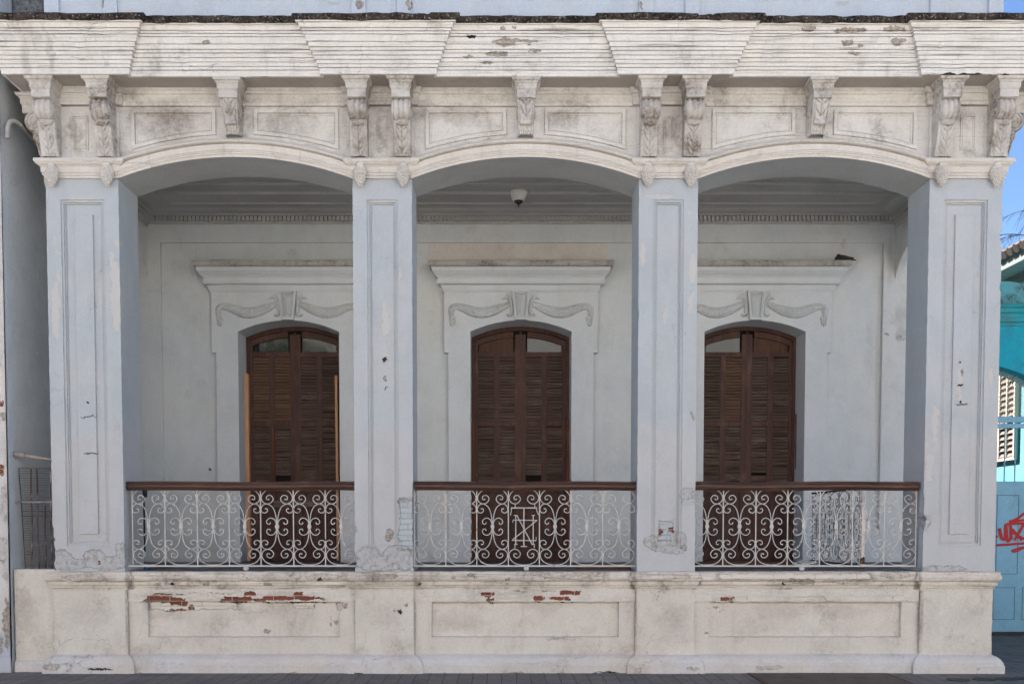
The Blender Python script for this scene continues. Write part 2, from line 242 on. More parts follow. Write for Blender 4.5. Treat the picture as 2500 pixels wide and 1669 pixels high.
M['turqsunlit']=plaster('sunlit_turquoise_tint',(.16,.42,.46),(.13,.38,.42),dirt=(.05,.12,.12),damt=.3,crack=.3)  # turquoise made paler so the colour itself carries the sun on the wall
M['turqold']=plaster('faded_turquoise',(.12,.40,.44),(.18,.40,.41),dirt=(.05,.07,.06),damt=.7,dth=(.42,.62),crack=.3,speck=1.3)
M['turqtrim']=plaster('turquoise_trim',(.03,.36,.42),(.025,.30,.36),dirt=(.15,.10,.06),damt=.5,hstreak=.4,crack=.3)
M['gate']=plaster('blue_gate_paint',(.23,.47,.62),(.20,.42,.56),dirt=(.16,.13,.09),damt=.35,streak=.3,crack=0,speck=.1,rough=.55)
M['gateline']=NT('gate_groove').fin((.03,.09,.13),.7)
M['red']=NT('red_spray_paint').fin((.42,.012,.016),.5)
M['creamw']=NT('cream_window_paint').fin((.60,.52,.40),.7)
M['tile']=plaster('clay_roof_tile',(.24,.17,.135),(.15,.115,.095),damt=.5,crack=0)
M['fascia']=wood('weathered_fascia',(.33,.33,.30),(.20,.21,.20),.85,axis='x')
M['bark']=NT('bark').fin((.075,.06,.05),.9)
N=NT('hatch_plate'); ck=N.n('TexChecker'); N.put(ck.inputs['Vector'],N.vm('MULTIPLY',N.pos(),(1,1,0))); ck.inputs['Scale'].default_value=42
M['hatch']=N.fin(N.mix(N.step(N.noise(6,detail=6),.4,.65),(.085,.058,.048),(.05,.04,.036)),.6,ck.outputs['Fac'],.004,.8,.4)
N=NT('dry_litter'); M['litter']=N.fin(N.mix(N.noise(7),(.10,.065,.04),(.22,.17,.12)),.9)
M['cover']=NT('cover_iron').fin((.035,.033,.032),.6)
N=NT('sidewalk_paver'); br=N.n('TexBrick'); br.offset=0; N.put(br.inputs['Vector'],N.pos()); br.inputs['Scale'].default_value=1
br.inputs['Brick Width'].default_value=.158; br.inputs['Row Height'].default_value=.30; br.inputs['Mortar Size'].default_value=.004
br.inputs['Color1'].default_value=(.20,.185,.175,1); br.inputs['Color2'].default_value=(.165,.155,.148,1); br.inputs['Mortar'].default_value=(.03,.028,.027,1)
c=N.mix(N.ma('MULTIPLY',N.step(N.noise(3,detail=7,rough=.7),.45,.7),.5),br.outputs['Color'],(.075,.068,.064)); c=N.mix(N.step(N.noise(33,detail=3),.68,.73),c,(.03,.026,.024))
M['paver']=N.fin(c,.8,N.ma('SUBTRACT',N.ma('MULTIPLY',N.noise(60,detail=5),.4),br.outputs['Fac']),.006)
N=NT('asphalt'); M['asph']=N.fin(N.mix(N.noise(3,detail=6),(.20,.19,.175),(.26,.245,.225)),.9,N.noise(90),.01)
M['kerb']=plaster('kerb_concrete',(.34,.33,.31),(.28,.27,.25),crack=.3)
M['opp']=plaster('opposite_paint',(.81,.77,.70),(.78,.74,.67),damt=.3,crack=.3)
N=NT('leaf'); M['leaf']=N.fin(N.mix(N.noise(2.5),(.03,.075,.022),(.07,.12,.035)),.6)
M['blueplastic']=NT('blue_plastic').fin((.015,.10,.26),.4); M['clear']=NT('pale_plastic').fin((.40,.43,.43),.35)

# ------------------------------------------------------------------ mesh helpers
def icoverts():
    bm=bmesh.new(); bmesh.ops.create_icosphere(bm,subdivisions=2,radius=1)
    v=[tuple(x.co) for x in bm.verts]; f=[tuple(x.index for x in y.verts) for y in bm.faces]; bm.free(); return v,f
IV,IF=icoverts()
class MB:
    def __init__(s): s.v=[]; s.f=[]
    def add(s,v,f):
        o=len(s.v); s.v+=[tuple(x) for x in v]; s.f+=[tuple(i+o for i in q) for q in f]
    def box(s,x0,x1,y0,y1,z0,z1):
        s.add([(x0,y0,z0),(x1,y0,z0),(x1,y1,z0),(x0,y1,z0),(x0,y0,z1),(x1,y0,z1),(x1,y1,z1),(x0,y1,z1)],
              [(0,3,2,1),(4,5,6,7),(0,1,5,4),(1,2,6,5),(2,3,7,6),(3,0,4,7)])
    def prism(s,poly,y0,y1):           # polygon in XZ
        n=len(poly); s.add([(x,y0,z) for x,z in poly]+[(x,y1,z) for x,z in poly],
          [tuple(range(n)),tuple(range(2*n-1,n-1,-1))]+[(i,i+n,(i+1)%n+n,(i+1)%n) for i in range(n)])
    def plan(s,poly,z0,z1):            # polygon in XY
        n=len(poly); s.add([(x,y,z0) for x,y in poly]+[(x,y,z1) for x,y in poly],
          [tuple(range(n)),tuple(range(2*n-1,n-1,-1))]+[(i,i+n,(i+1)%n+n,(i+1)%n) for i in range(n)])
    def rings(s,rr,closed=True,caps=False):
        m=len(rr[0]); o=len(s.v)
        for r in rr: s.v+=[tuple(p) for p in r]
        for i in range(len(rr)-1):
            for j in range(m if closed else m-1):
                a=o+i*m+j; b=o+i*m+(j+1)%m; s.f.append((a,b,b+m,a+m))
        if caps: s.f.append(tuple(o+j for j in range(m-1,-1,-1))); s.f.append(tuple(o+(len(rr)-1)*m+j for j in range(m)))
    def grid(s,nu,nv,fn):
        s.rings([[fn(i/nu,j/nv) for i in range(nu+1)] for j in range(nv+1)],closed=False)
    def ell(s,c,r,rot=None):
        vs=[]
        for x,y,z in IV:
            p=Vector((x*r[0],y*r[1],z*r[2]))
            if rot is not None: p.rotate(rot)
            vs.append((p.x+c[0],p.y+c[1],p.z+c[2]))
        s.add(vs,IF)
    def tube(s,pts,r,sides=6,caps=True,flat=1.0):
        P=[Vector(p) for p in pts]; n=len(P); T=[(P[min(i+1,n-1)]-P[max(i-1,0)]).normalized() for i in range(n)]
        u=T[0].cross(Vector((0,1,0)))
        if u.length<1e-3: u=T[0].cross(Vector((1,0,0)))
        u.normalize(); rr=[]
        for i in range(n):
            u=(u-T[i]*u.dot(T[i])); u.normalize(); b=T[i].cross(u); ri=r(i/(n-1)) if callable(r) else r
            rr.append([P[i]+(u*cos(2*PI*k/sides)+b*sin(2*PI*k/sides)*flat)*ri for k in range(sides)])
        s.rings(rr,caps=caps)
    def hm(s,path,prof,sub=0,jit=0,chip=0,seed=0,cap=True,zclose=True):
        """moulding: plan path (outward = right of travel), profile (out,z)"""
        n=len(path); seg=[]
        for i in range(n-1):
            d=Vector((path[i+1][0]-path[i][0],path[i+1][1]-path[i][1])); d.normalize(); seg.append((d.y,-d.x))
        pts=[]
        for i in range(n):
            if i==0: m=seg[0]
            elif i==n-1: m=seg[-1]
            else:
                a=Vector(seg[i-1]); b=Vector(seg[i]); m=(a+b); m=m/(1+a.dot(b)); m=(m.x,m.y)
            pts.append((path[i],m))
            if i<n-1 and sub:
                L=math.dist(path[i],path[i+1]); k=int(L/sub)
                for j in range(1,k):
                    t=j/k; pts.append(((path[i][0]*(1-t)+path[i+1][0]*t,path[i][1]*(1-t)+path[i+1][1]*t),seg[i]))
        rr=[]
        for (p,m) in pts:
            ring=[]
            for o,z in prof:
                oo=o; zz=z
                if jit:
                    q=Vector((p[0]*6+seed,p[1]*6,z*14)); oo+=mnoise.noise(q)*jit; zz+=mnoise.noise(q+Vector((31,7,3)))*jit*.6
                    if chip:
                        c=mnoise.noise(Vector((p[0]*4+seed*3,p[1]*4,z*6+5)))+.35*mnoise.noise(Vector((p[0]*17+seed,p[1]*9,z*23)))
                        if c>.46: oo-=chip*min(1,(c-.46)*5)
                ring.append((p[0]+m[0]*oo,p[1]+m[1]*oo,zz))
            rr.append(ring)
        s.rings(rr,closed=False)
        if cap:
            k=len(prof); o=len(s.v)
            for e in(0,-1): s.v+=rr[e]
            s.f.append(tuple(o+i for i in range(k))); s.f.append(tuple(o+k+i for i in range(k)))
    def sw(s,path,prof,y0,closed=False):
        """sweep in the XZ plane, profile (n left of travel, d toward street)"""
        n=len(path); rr=[]
        for i in range(n):
            a=path[(i-1)%n] if closed or i>0 else None; b=path[i]; c=path[(i+1)%n] if closed or i<n-1 else None
            nn=[]
            for p,q in((a,b),(b,c)):
                if p is None or q is None: continue
                d=Vector((q[0]-p[0],q[1]-p[1])); d.normalize(); nn.append(Vector((-d.y,d.x)))
            m=nn[0] if len(nn)==1 else (nn[0]+nn[1])/(1+nn[0].dot(nn[1]))
            rr.append([(b[0]+m.x*k,y0-d,b[1]+m.y*k) for k,d in prof])
        if closed: rr.append(rr[0])
        s.rings(rr,closed=False)
    def build(s,name,mat,parent=None,smooth=False,bevel=0,loc=(0,0,0),norm=True):
        me=bpy.data.meshes.new(name); me.from_pydata(s.v,[],s.f); 
        if norm:
            bm=bmesh.new(); bm.from_mesh(me); bmesh.ops.remove_doubles(bm,verts=bm.verts,dist=1e-5); bmesh.ops.recalc_face_normals(bm,faces=bm.faces); bm.to_mesh(me); bm.free()
        me.materials.append(mat); me.update()
        if smooth: me.polygons.foreach_set('use_smooth',[True]*len(me.polygons))
        o=bpy.data.objects.new(name,me); col.objects.link(o); o.location=loc
        if parent is not None: o.parent=parent
        if bevel:
            b=o.modifiers.new('bevel','BEVEL'); b.width=bevel; b.segments=2; b.limit_method='ANGLE'; b.angle_limit=R(40)
        return o
def cr(pts,k=6):
    P=[Vector(p) for p in pts]; P=[P[0]*2-P[1]]+P+[P[-1]*2-P[-2]]; out=[]
    for i in range(1,len(P)-2):
        for j in range(k):
            t=j/k; a,b,c,d=P[i-1:i+3]
            out.append(.5*((2*b)+(c-a)*t+(2*a-5*b+4*c-d)*t*t+(3*b-a-3*c+d)*t**3))
    out.append(P[-2]); return out
def offpoly(poly,d):                    # inward offset of a CCW XZ polygon
    n=len(poly); out=[]
    for i in range(n):
        a,b,c=poly[i-1],poly[i],poly[(i+1)%n]
        n1=Vector((-(b[1]-a[1]),b[0]-a[0])).normalized(); n2=Vector((-(c[1]-b[1]),c[0]-b[0])).normalized()
        m=(n1+n2)/(1+n1.dot(n2)); out.append((b[0]+m.x*d,b[1]+m.y*d))
    return out
def tag(o,label,cat,group=None,kind=None):
    if label: o['label']=label
    if cat: o['category']=cat
    if group: o['group']=group
    if kind: o['kind']=kind
    return o
def thing(name,label,cat,loc=(0,0,0),group=None):
    o=bpy.data.objects.new(name,None); col.objects.link(o); o.location=loc; o.empty_display_size=.2
    return tag(o,label,cat,group)
def copyto(o,loc,parent,rz=0):
    c=o.copy(); col.objects.link(c); c.location=loc; c.parent=parent; c.rotation_euler=(0,0,rz)
    for ch in o.children:
        d=ch.copy(); col.objects.link(d); d.parent=c
    return c

# ================================================================== setting
m=MB(); m.box(-60,60,-3.6,40,-.3,0); tag(m.build('sidewalk',M['paver']),None,None,kind='structure')
m=MB(); m.box(-60,60,-3.75,-3.604,-.3,-.004); tag(m.build('kerb',M['kerb']),None,None,kind='structure')
m=MB(); m.box(-60,60,-60,-3.754,-.4,-.13); tag(m.build('road',M['asph']),None,None,kind='structure')

# ================================================================== the townhouse
H=thing('townhouse','weathered cream and pale blue arcaded townhouse with three porch arches and carved brackets','house',(0,0,0))
PIER=[(-5.072,-4.265),(-1.66,-1.0),(1.528,2.183),(4.76,5.575)]
PC=[(a+b)/2 for a,b in PIER]
BAY=[(PIER[i][1],PIER[i+1][0]) for i in range(3)]
BX=[(a+b)/2 for a,b in BAY]
COFF=[.305,.238,.238,.305]
FLOOR=1.14; CAPZ0=5.50; CAPZ1=5.705; SOFF=6.478

def rectloop(x0,x1,z0,z1,n):
    L=[(x0,z0+(z1-z0)*i/n) for i in range(n+1)]+[(x1,z1-(z1-z0)*i/n) for i in range(n+1)]
    return L
NV=120
for i,(x0,x1) in enumerate(PIER):
    end=i in(0,3); c=PC[i]; m=MB()
    hw=.243 if end else .172; zt=5.275; zb=1.43 if end else 1.40
    out=rectloop(x0,x1,FLOOR-.02,5.72,NV)
    chips=[]
    if i==3: chips=[(at(2448,482,0)[1],.030,.05,1),(at(2448,526,0)[1],.012,.05,1),(at(2445,578,0)[1],.040,.055,1),(at(2442,702,0)[1],.025,.04,1),(at(2438,640,0)[1],.010,.03,1),(at(2262,1275,0)[1],.05,.10,0),(1.9,.01,.1,0)]
    if i==0: chips=[(1.3,.035,.35,0),(1.55,.02,.1,0),(at(121,982,0)[1],.012,.03,0),(at(290,860,0)[1],.008,.04,1),(5.45,.02,.05,0)]
    if i==1: chips=[(at(866,1295,0)[1],.02,.06,0),(1.24,.03,.05,0),(1.75,.02,.5,1)]
    if i==2: chips=[(at(1699,1015,0)[1],.02,.05,1),(at(1559,770,0)[1],.012,.05,0),(1.9,.012,.1,1)]
    o2=[]
    for (x,z) in out:
        sg=0 if x==x0 else 1; inn=1 if sg==0 else -1
        dx=mnoise.noise(Vector((z*9,i*7+sg*3,0)))*.004+mnoise.noise(Vector((z*30,i*5+sg,2)))*.0025
        for (cz,dep,hz,sd_) in chips:
            if sd_==sg and abs(z-cz)<hz: dx+=dep*(1-(abs(z-cz)/hz)**2)*(.6+.8*mnoise.noise(Vector((z*40,i,9))))
        o2.append((x+inn*dx,z))
    steps=[(0,0),(.001,.016),(.026,.012),(.027,.032),(.042,.028),(.043,.045),(.058,.042)]
    rr=[[(x,.6,z) for x,z in out],[(x,0,z) for x,z in o2]]
    for ins,dep in steps: rr.append([(x,dep,z) for x,z in rectloop(c-hw+ins,c+hw-ins,zb+ins,zt-ins,NV)])
    m.rings(rr,caps=True)
    pr=m.build('pier',M['pier'],H,norm=True)
    if end:
        m=MB(); m.box(c-.103,c+.103,.018,.06,1.56,5.12); m.build('raised_strip',M['pier'],pr,bevel=.004)
    # capital
    m=MB(); pf=[(0,CAPZ0),(.012,CAPZ0+.004),(.012,CAPZ0+.03),(.022,CAPZ0+.034),(.022,CAPZ0+.058),(.032,CAPZ0+.062),(.036,CAPZ0+.12),(.055,CAPZ0+.135),(.075,CAPZ0+.148),(.075,CAPZ0+.156),(.088,CAPZ0+.165),(.092,CAPZ0+.185),(.085,CAPZ0+.203),(0,CAPZ0+.207)]
    if i==0: path=[(x0,.5),(x0,-.012),(x1,-.012),(x1,.018)]
    elif i==3: path=[(x0,.018),(x0,-.012),(x1,-.012),(x1,.5)]
    else: path=[(x0,.018),(x0,-.012),(x1,-.012),(x1,.018)]
    m.hm(path,pf,sub=.05,jit=.004,chip=.012,seed=i*9); m.build('capital',M['arch'],pr,norm=False)

# frieze wall with the three arches
RISE=.235
def arcinfo(hs): 
    Rr=(hs*hs+RISE*RISE)/(2*RISE); return Rr,5.735-Rr
poly=[(-5.072,5.72),(-5.072,6.49),(5.575,6.49),(5.575,5.72)]
for k in(2,1,0):
    a,b=BAY[k]; hs=(b-a)/2; Rr,zc=arcinfo(hs); ph=math.asin(hs/Rr)
    poly.append((b,5.72)) if True else 0
    for j in range(33):
        t=ph-2*ph*j/32; poly.append((BX[k]+Rr*sin(t),zc+Rr*cos(t)))
    poly.append((a,5.72))
m=MB(); m.prism(poly,.02,.6); fw=m.build('frieze_wall',M['frieze'],H)
for k,(a,b) in enumerate(BAY):
    hs=(b-a)/2; Rr,zc=arcinfo(hs); ph=math.asin(hs/Rr)
    # archivolt: path left->right over the arch, left normal = outwards (up)
    path=[(BX[k]+Rr*sin(-ph*1.0+2*ph*j/48),zc+Rr*cos(-ph+2*ph*j/48)) for j in range(49)]
    pf=[(0,-.04),(0,.045),(.028,.05),(.03,.060),(.047,.062),(.049,.072),(.062,.074),(.064,.060),(.069,.060),(.070,.068),(.132,.07),(.133,.056),(.139,.056),(.142,.095),(.150,.112),(.160,.118),(.170,.112),(.178,.095),(.182,.06),(.215,.035),(.22,-.04)]
    m=MB(); m.sw(path,pf,.018); ar=m.build('archivolt',M['arch'],H,norm=False)
    # soffit lining of the arch
    m=MB(); lin=[[(BX[k]+(Rr-.004)*sin(-ph+2*ph*j/48),y,zc+(Rr-.004)*cos(-ph+2*ph*j/48)) for j in range(49)] for y in(-.018,.602)]
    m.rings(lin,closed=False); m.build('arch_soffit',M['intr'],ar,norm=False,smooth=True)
    # spandrel panels
    Ro=Rr+.262
    for sgn in(-1,1):
        xo=BX[k]+sgn*(hs-.155); xi=BX[k]+sgn*.215
        xa,xb=min(xo,xi),max(xo,xi)
        bot=[(xa+(xb-xa)*j/14,zc+math.sqrt(Ro*Ro-(xa+(xb-xa)*j/14-BX[k])**2)) for j in range(15)]
        P0=bot+[(xb,6.262),(xa,6.262)]
        loops=[(offpoly(P0,-.003),-.04),(offpoly(P0,-.003),.020),(P0,.024),(offpoly(P0,.038),.024),(offpoly(P0,.039),.0025),(offpoly(P0,.046),.0025),(offpoly(P0,.047),.013),(offpoly(P0,.060),.011),(offpoly(P0,.061),.002),(offpoly(P0,.078),.002),(offpoly(P0,.080),-.006)]
        m=MB(); m.rings([[(x,.02-d,z) for x,z in q] for q,d in loops]); m.build('spandrel_panel',M['frieze'],fw,norm=False)
# crown band under the soffit, breaking forward over the piers, and the pilaster strips
def ressaut(edges,yb,yf,x0,x1,yend):
    p=[(x0,yend)]
    for (a,b) in edges:
        if a<=x0+1e-4: p+=[(a,yf),(b,yf),(b,yb)]
        elif b>=x1-1e-4: p+=[(a,yb),(a,yf),(b,yf),(b,yend)]
        else: p+=[(a,yb),(a,yf),(b,yf),(b,yb)]
    return p
ST=[(c-o-.14,c+o+.14) for c,o in zip(PC,COFF)]; ST[0]=(-5.072,ST[0][1]); ST[3]=(ST[3][0],5.575)
m=MB()
for a,b in ST:
    m=MB(); m.box(a+.02,b-.02,-.012,.019,CAPZ1+.003,6.29); m.build('pilaster_strip',M['frieze'],fw,bevel=.004)
m=MB(); m.hm(ressaut(ST,.02,-.02,-5.072,5.575,3.0),[(0,6.295),(.03,6.297),(.03,6.335),(.036,6.338),(.036,6.415),(.05,6.42),(.058,6.445),(.066,6.45),(.066,6.487)],sub=.1,jit=.003,seed=3)
m.build('crown_band',M['frieze'],fw,norm=False)
for i,c in enumerate(PC):
    hw=.085 if i in(0,3) else .06; P0=[(c-hw,5.80),(c+hw,5.80),(c+hw,6.19),(c-hw,6.19)]
    m=MB(); m.rings([[(x,-.012-d,z) for x,z in q] for q,d in [(P0,-.02),(P0,.012),(offpoly(P0,.016),.014),(offpoly(P0,.0165),.003),(offpoly(P0,.022),.003),(offpoly(P0,.023),.011),(offpoly(P0,.034),.010),(offpoly(P0,.036),.002),(offpoly(P0,.037),-.02)]]); m.build('narrow_panel',M['frieze'],fw,norm=False)
# cornice
CB=[(-5.35,-3.985),(-1.945,-.70),(1.24,2.485),(4.485,5.86)]
cp=ressaut(CB,-.335,-.395,-5.35,5.86,3.2)
zs=[0,.030,.055,.062,.09,.095,.125,.132,.165,.172,.205,.212,.236,.243,.280,.288,.345,.352,.372,.379,.395,.402,.440,.446,.458]
ps=[0,.002,.010,.018,.022,.030,.034,.052,.056,.064,.068,.084,.088,.098,.104,.122,.138,.146,.150,.160,.164,.178,.190,.215,.218]
pf=[(-.03,SOFF-.003)]
for p,z in zip(ps,zs):
    if round(z,3) in(.062,.095,.132,.172,.212,.243,.288,.352,.379,.402,.446): pf+=[(p-.022,SOFF-.003+z-.006),(p-.022,SOFF-.003+z)]
    pf.append((p,SOFF-.003+z+.0005))
m=MB(); m.hm(cp,pf,sub=.04,jit=.0016,chip=.012,seed=1,cap=False); cor=m.build('cornice',M['cornice'],H,norm=False)
def offpath(path,d):
    out=[]
    for i,p in enumerate(path):
        ns=[]
        for a,b in((i-1,i),(i,i+1)):
            if a<0 or b>=len(path): continue
            v=Vector((path[b][0]-path[a][0],path[b][1]-path[a][1])).normalized(); ns.append(Vector((v.y,-v.x)))
        mm=ns[0] if len(ns)==1 else (ns[0]+ns[1])/(1+ns[0].dot(ns[1])); out.append((p[0]+mm.x*d,p[1]+mm.y*d))
    return out
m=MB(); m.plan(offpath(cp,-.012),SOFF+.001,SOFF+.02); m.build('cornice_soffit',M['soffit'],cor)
m=MB(); m.hm(cp,[(.19,SOFF+.449),(.232,SOFF+.452),(.252,SOFF+.458),(.262,SOFF+.475),(.262,SOFF+.50),(.25,SOFF+.512),(-.2,SOFF+.522)],sub=.022,jit=.020,chip=.04,seed=5,cap=False); m.build('coping',M['coping'],cor,norm=False)
m=MB(); m.plan([(-5.2,.1),(5.5,.1),(5.5,12),(-5.2,12)],6.95,7.0); m.build('roof_deck',M['soffit'],H)

# ---- carved brackets
def lerp(a,b,t): return a+(b-a)*t
def polyat(P,t):
    f=t*(len(P)-1); i=min(int(f),len(P)-2); return Vector(P[i]).lerp(Vector(P[i+1]),f-i)
def abacus(par):
    m=MB(); wv=.100; o=.30
    m.hm([(-wv,0),(-wv,-o),(wv,-o),(wv,0)],[(-.1,.19-.012),(0,.19-.012),(0,.255),(.006,.258),(.006,.268),(.012,.270),(.016,.325),(.024,.330),(.028,.345),(.045,.352),(.052,.368),(.055,.385)],sub=.03,jit=.003,seed=len(bpy.data.objects))
    b=m.build('abacus',M['orn'],par,norm=False); b.location=(0,0,-.09); return b
def leafgrid(m,prof,w0,w1,h,lobes,dz=.6):
    def fn(u,v):
        p=polyat(prof,v); q=polyat(prof,min(1,v+.02)); t=(q-p); 
        n=Vector((t.y,-t.x)); n=n.normalized() if n.length>1e-6 else Vector((1,0))
        if n.x<0: n=-n
        s=(u-.5)*2; a=abs(s); ph=v*lobes+a*.9; rid=abs(sin(PI*ph)); vein=abs(sin(PI*(ph*3)))
        ww=lerp(w0,w1,v)*(.84+.16*rid if a>.6 else .92+.08*rid)
        hh=h*(1-a**4)*(.30+.70*rid**.6)-h*.22*(1-vein)*a-h*.75*math.exp(-(a/.10)**2)*(1 if a>.045 else .2)
        hole=math.exp(-((a-.50)/.10)**2)*max(0,1-rid*3.2); hh-=h*1.5*hole
        if a>.97: hh=-.012
        return (s*ww,-(p.x+n.x*hh),p.y+n.y*hh)
    m.grid(36,96,fn)
def scroll_corbel():
    # local frame: wall at y=0, street is -y, z=0 at capital top (5.705)
    w_=.094; cz=.475; co=.175; r=.103
    prof=[(co+r*cos(t),cz+r*sin(t)) for t in [PI*.62-(PI*.62+PI*.52)*j/26 for j in range(27)]]
    low=cr([(.165,.365,0),(.168,.33,0),(.158,.25,0),(.132,.15,0),(.105,.07,0),(.095,.003,0)],6); prof+= [(p.x,p.y) for p in low]
    full=[(0,prof[0][1])]+prof
    m=MB(); nu=36
    def fr(u,v):
        f=v*(len(prof)-1); p=polyat(prof,v); s=(u-.5)*2
        sc_=1 if f<24 else max(0,1-(f-24)/3)
        h=(.021*abs(cos(s*PI*1.75))**.6-.012)*sc_
        if abs(s)>.93: h=.006*sc_
        d=Vector((p.x-co,p.y-cz)); d=d.normalized() if f<27 else Vector((1,0))
        wv=lerp(1,.88,max(0,(f-24)/(len(prof)-24)))
        return (s*w_*wv,-(p.x+d.x*h),p.y+d.y*h)
    m.grid(nu,len(prof)*2,fr)
    for sg in(-1,1):
        pts=[]
        for k in range(len(prof)):
            wv=lerp(1,.88,max(0,(k-24)/(len(prof)-24))); pts.append((sg*w_*wv,-prof[k][0],prof[k][1]))
        base=[(sg*w_,.03,prof[k][1]) for k in range(len(prof))]
        m.rings([pts,base],closed=False)
    # side volutes
    for sg in(-1,1):
        sp=[]
        for j in range(60):
            t=j/59; rr=lerp(.097,.012,t**.85); an=PI*.5-t*PI*4.2; sp.append((sg*(w_+.002),-(co+rr*cos(an)),cz+rr*sin(an)))
        m.tube(sp,lambda t:lerp(.011,.007,t),6); m.ell((sg*w_,-co,cz),(.012,.018,.018))
        st=[(sg*(w_*.93),-p.x+.012,p.y) for p in low]; m.tube(st,.009,6)
    m.box(-.086,.086,-.185,.01,.352,.378)
    o=m.build('scroll_corbel',M['orn'],None,smooth=True,norm=False)
    for p_ in o.data.polygons:
        pass
    m=MB(); leafgrid(m,[(p.x+.004,p.y) for p in low[2:]],.070,.066,.020,5.0)
    # drooping curled tip of the leaf
    for j in range(11):
        a=(j-5)/5; m.ell((a*.062,-.205+.022*a*a,.322+.016*a*a-.007*(j%2)),(.0085,.020,.024))
    m.ell((-.028,-.186,.338),(.040,.030,.017)); m.ell((.028,-.186,.338),(.040,.030,.017)); m.ell((0,-.19,.330),(.03,.028,.02))
    m.build('acanthus_leaf',M['orn'],o,smooth=True,norm=False)
    ab=abacus(o); ab.location=(0,0,.388)
    return o
def leaf_corbel():
    # z=0 at archivolt crown (5.945); body up to .335
    P_=cr([(.255,.335,0),(.252,.28,0),(.225,.20,0),(.185,.12,0),(.145,.06,0),(.128,0,0)],6); prof=[(p.x,p.y) for p in P_]
    m=MB()
    def fr(u,v):
        p=polyat(prof,v); s=(u-.5)*2; h=0
        if v>.66: h=.010*abs(cos(s*PI*2))-.012 if abs(s)<.8 else .003
        return (s*lerp(.094,.070,v),-(p.x+h),p.y)
    m.grid(32,40,fr)
    for sg in(-1,1):
        m.rings([[(sg*lerp(.094,.070,k/(len(prof)-1)),-p[0],p[1]) for k,p in enumerate(prof)],[(sg*.094,.03,p[1]) for p in prof]],closed=False)
        m.tube([(sg*lerp(.090,.066,k/(len(prof)-1)),-p[0]-.002,p[1]) for k,p in enumerate(prof)],.008,6)
        m.tube([(sg*.096,-(.13+.055*cos(t)*(1-t/14)),.22+.075*sin(t)*(1-t/14)) for t in [j*.35 for j in range(30)]],.009,5)
    o=m.build('leaf_corbel',M['orn'],None,smooth=True,norm=False)
    m=MB(); leafgrid(m,[(p[0]+.003,p[1]) for p in prof[:21]],.082,.066,.024,2.6)
    for j in range(7):
        a=(j-3)/3; m.ell((a*.046,-.222+.028*abs(a),.115-.012*(1-abs(a))),(.016,.02,.036))
    m.ell((0,-.205,.135),(.052,.03,.032))
    for j in range(6): m.ell(((j-2.5)*.024,-.142,.014),(.012,.016,.026))
    m.build('acanthus_leaf',M['orn'],o,smooth=True,norm=False)
    ab=abacus(o); ab.location=(0,0,.148)
    return o
def grape():
    m=MB(); r0=random.Random(3)
    # z=0 at the top of the leaf cluster (5.665); hangs down to -.265
    zz=-.105; k=0
    while zz>-.262:
        t=(-.105-zz)/.157; rad=.062*(1-t**1.7)+.008; nn=max(1,int(2*PI*rad/.021))
        for j in range(nn):
            a=2*PI*(j+.5*(k%2))/nn; 
            m.ell((rad*cos(a)+r0.uniform(-.002,.002),-.045-rad*.75*sin(a),zz+r0.uniform(-.003,.003)),(.0128,.0128,.0128))
        zz-=.0185; k+=1
    m.ell((0,-.045,-.17),(.05,.04,.075))
    o=m.build('grape_pendant',M['arch'],None,smooth=True,norm=False)
    m=MB()
    def gl(u,v):
        a=PI*(1.15*u-.075); fl=abs(sin(a*3.5)); r=lerp(.036,.050,v)+.024*max(0,v-.45)/.55*(.5+fl)+.004*abs(sin(a*7))
        if .25<v<.62 and abs(fl-.05)<.2: r-=.012
        return (r*cos(a),-.03-r*.85*sin(a),.008-.088*v-.030*fl*max(0,v-.4)/.6)
    m.grid(48,16,gl)
    m.ell((0,-.06,-.03),(.045,.03,.03)); m.build('grape_leaf',M['arch'],o,smooth=True,norm=False)
    return o
sco=scroll_corbel(); lco=leaf_corbel(); gra=grape()
first=True; g1=True
def put(o,loc,rz,flag):
    if flag: o.parent=H; o.location=loc; o.rotation_euler=(0,0,rz); return o
    return copyto(o,loc,H,rz)
for i,c in enumerate(PC):
    for sgn in(-1,1):
        put(sco,(c+sgn*COFF[i],-.012,CAPZ1+.002),0,first); put(gra,(c+sgn*COFF[i],-.022,5.665),0,first); first=False
put(sco,(-5.072,.22,CAPZ1+.002),-PI/2,False); put(sco,(5.575,.22,CAPZ1+.002),PI/2,False)
put(gra,(-5.072,.22,5.665),-PI/2,False); put(gra,(5.575,.22,5.665),PI/2,False)
for k in range(3): put(lco,(BX[k],.018,5.948),0,k==0)

# ---- parapet wall and pedestals
PD=[(-5.05,-4.225),(-1.656,-.99),(1.51,2.175),(4.72,5.535)]
pp=ressaut(PD,.0,-.05,-5.05,5.535,.9)
m=MB(); m.hm(pp,[(-.2,-.02),(.105,-.02),(.105,.088),(.098,.092),(.094,.12),(.075,.155),(.045,.182),(.012,.198),(.0,.207),(-.02,.208)],sub=.05,jit=.005,chip=.02,seed=11); m.build('plinth',M['plinth'],H,norm=False)
m=MB(); m.hm(pp,[(-.02,.932),(.010,.934),(.010,.952),(.002,.954),(.002,.958),(.020,.960),(.022,.980),(.012,.982),(.012,.988),(.038,.990),(.040,1.028),(.052,1.033),(.066,1.045),(.074,1.062),(.074,1.085),(.066,1.098),(.060,1.102),(.060,1.138),(-.30,1.143)],sub=.03,jit=.010,chip=.034,seed=12); m.build('parapet_ledge',M['ledge'],H,norm=False)
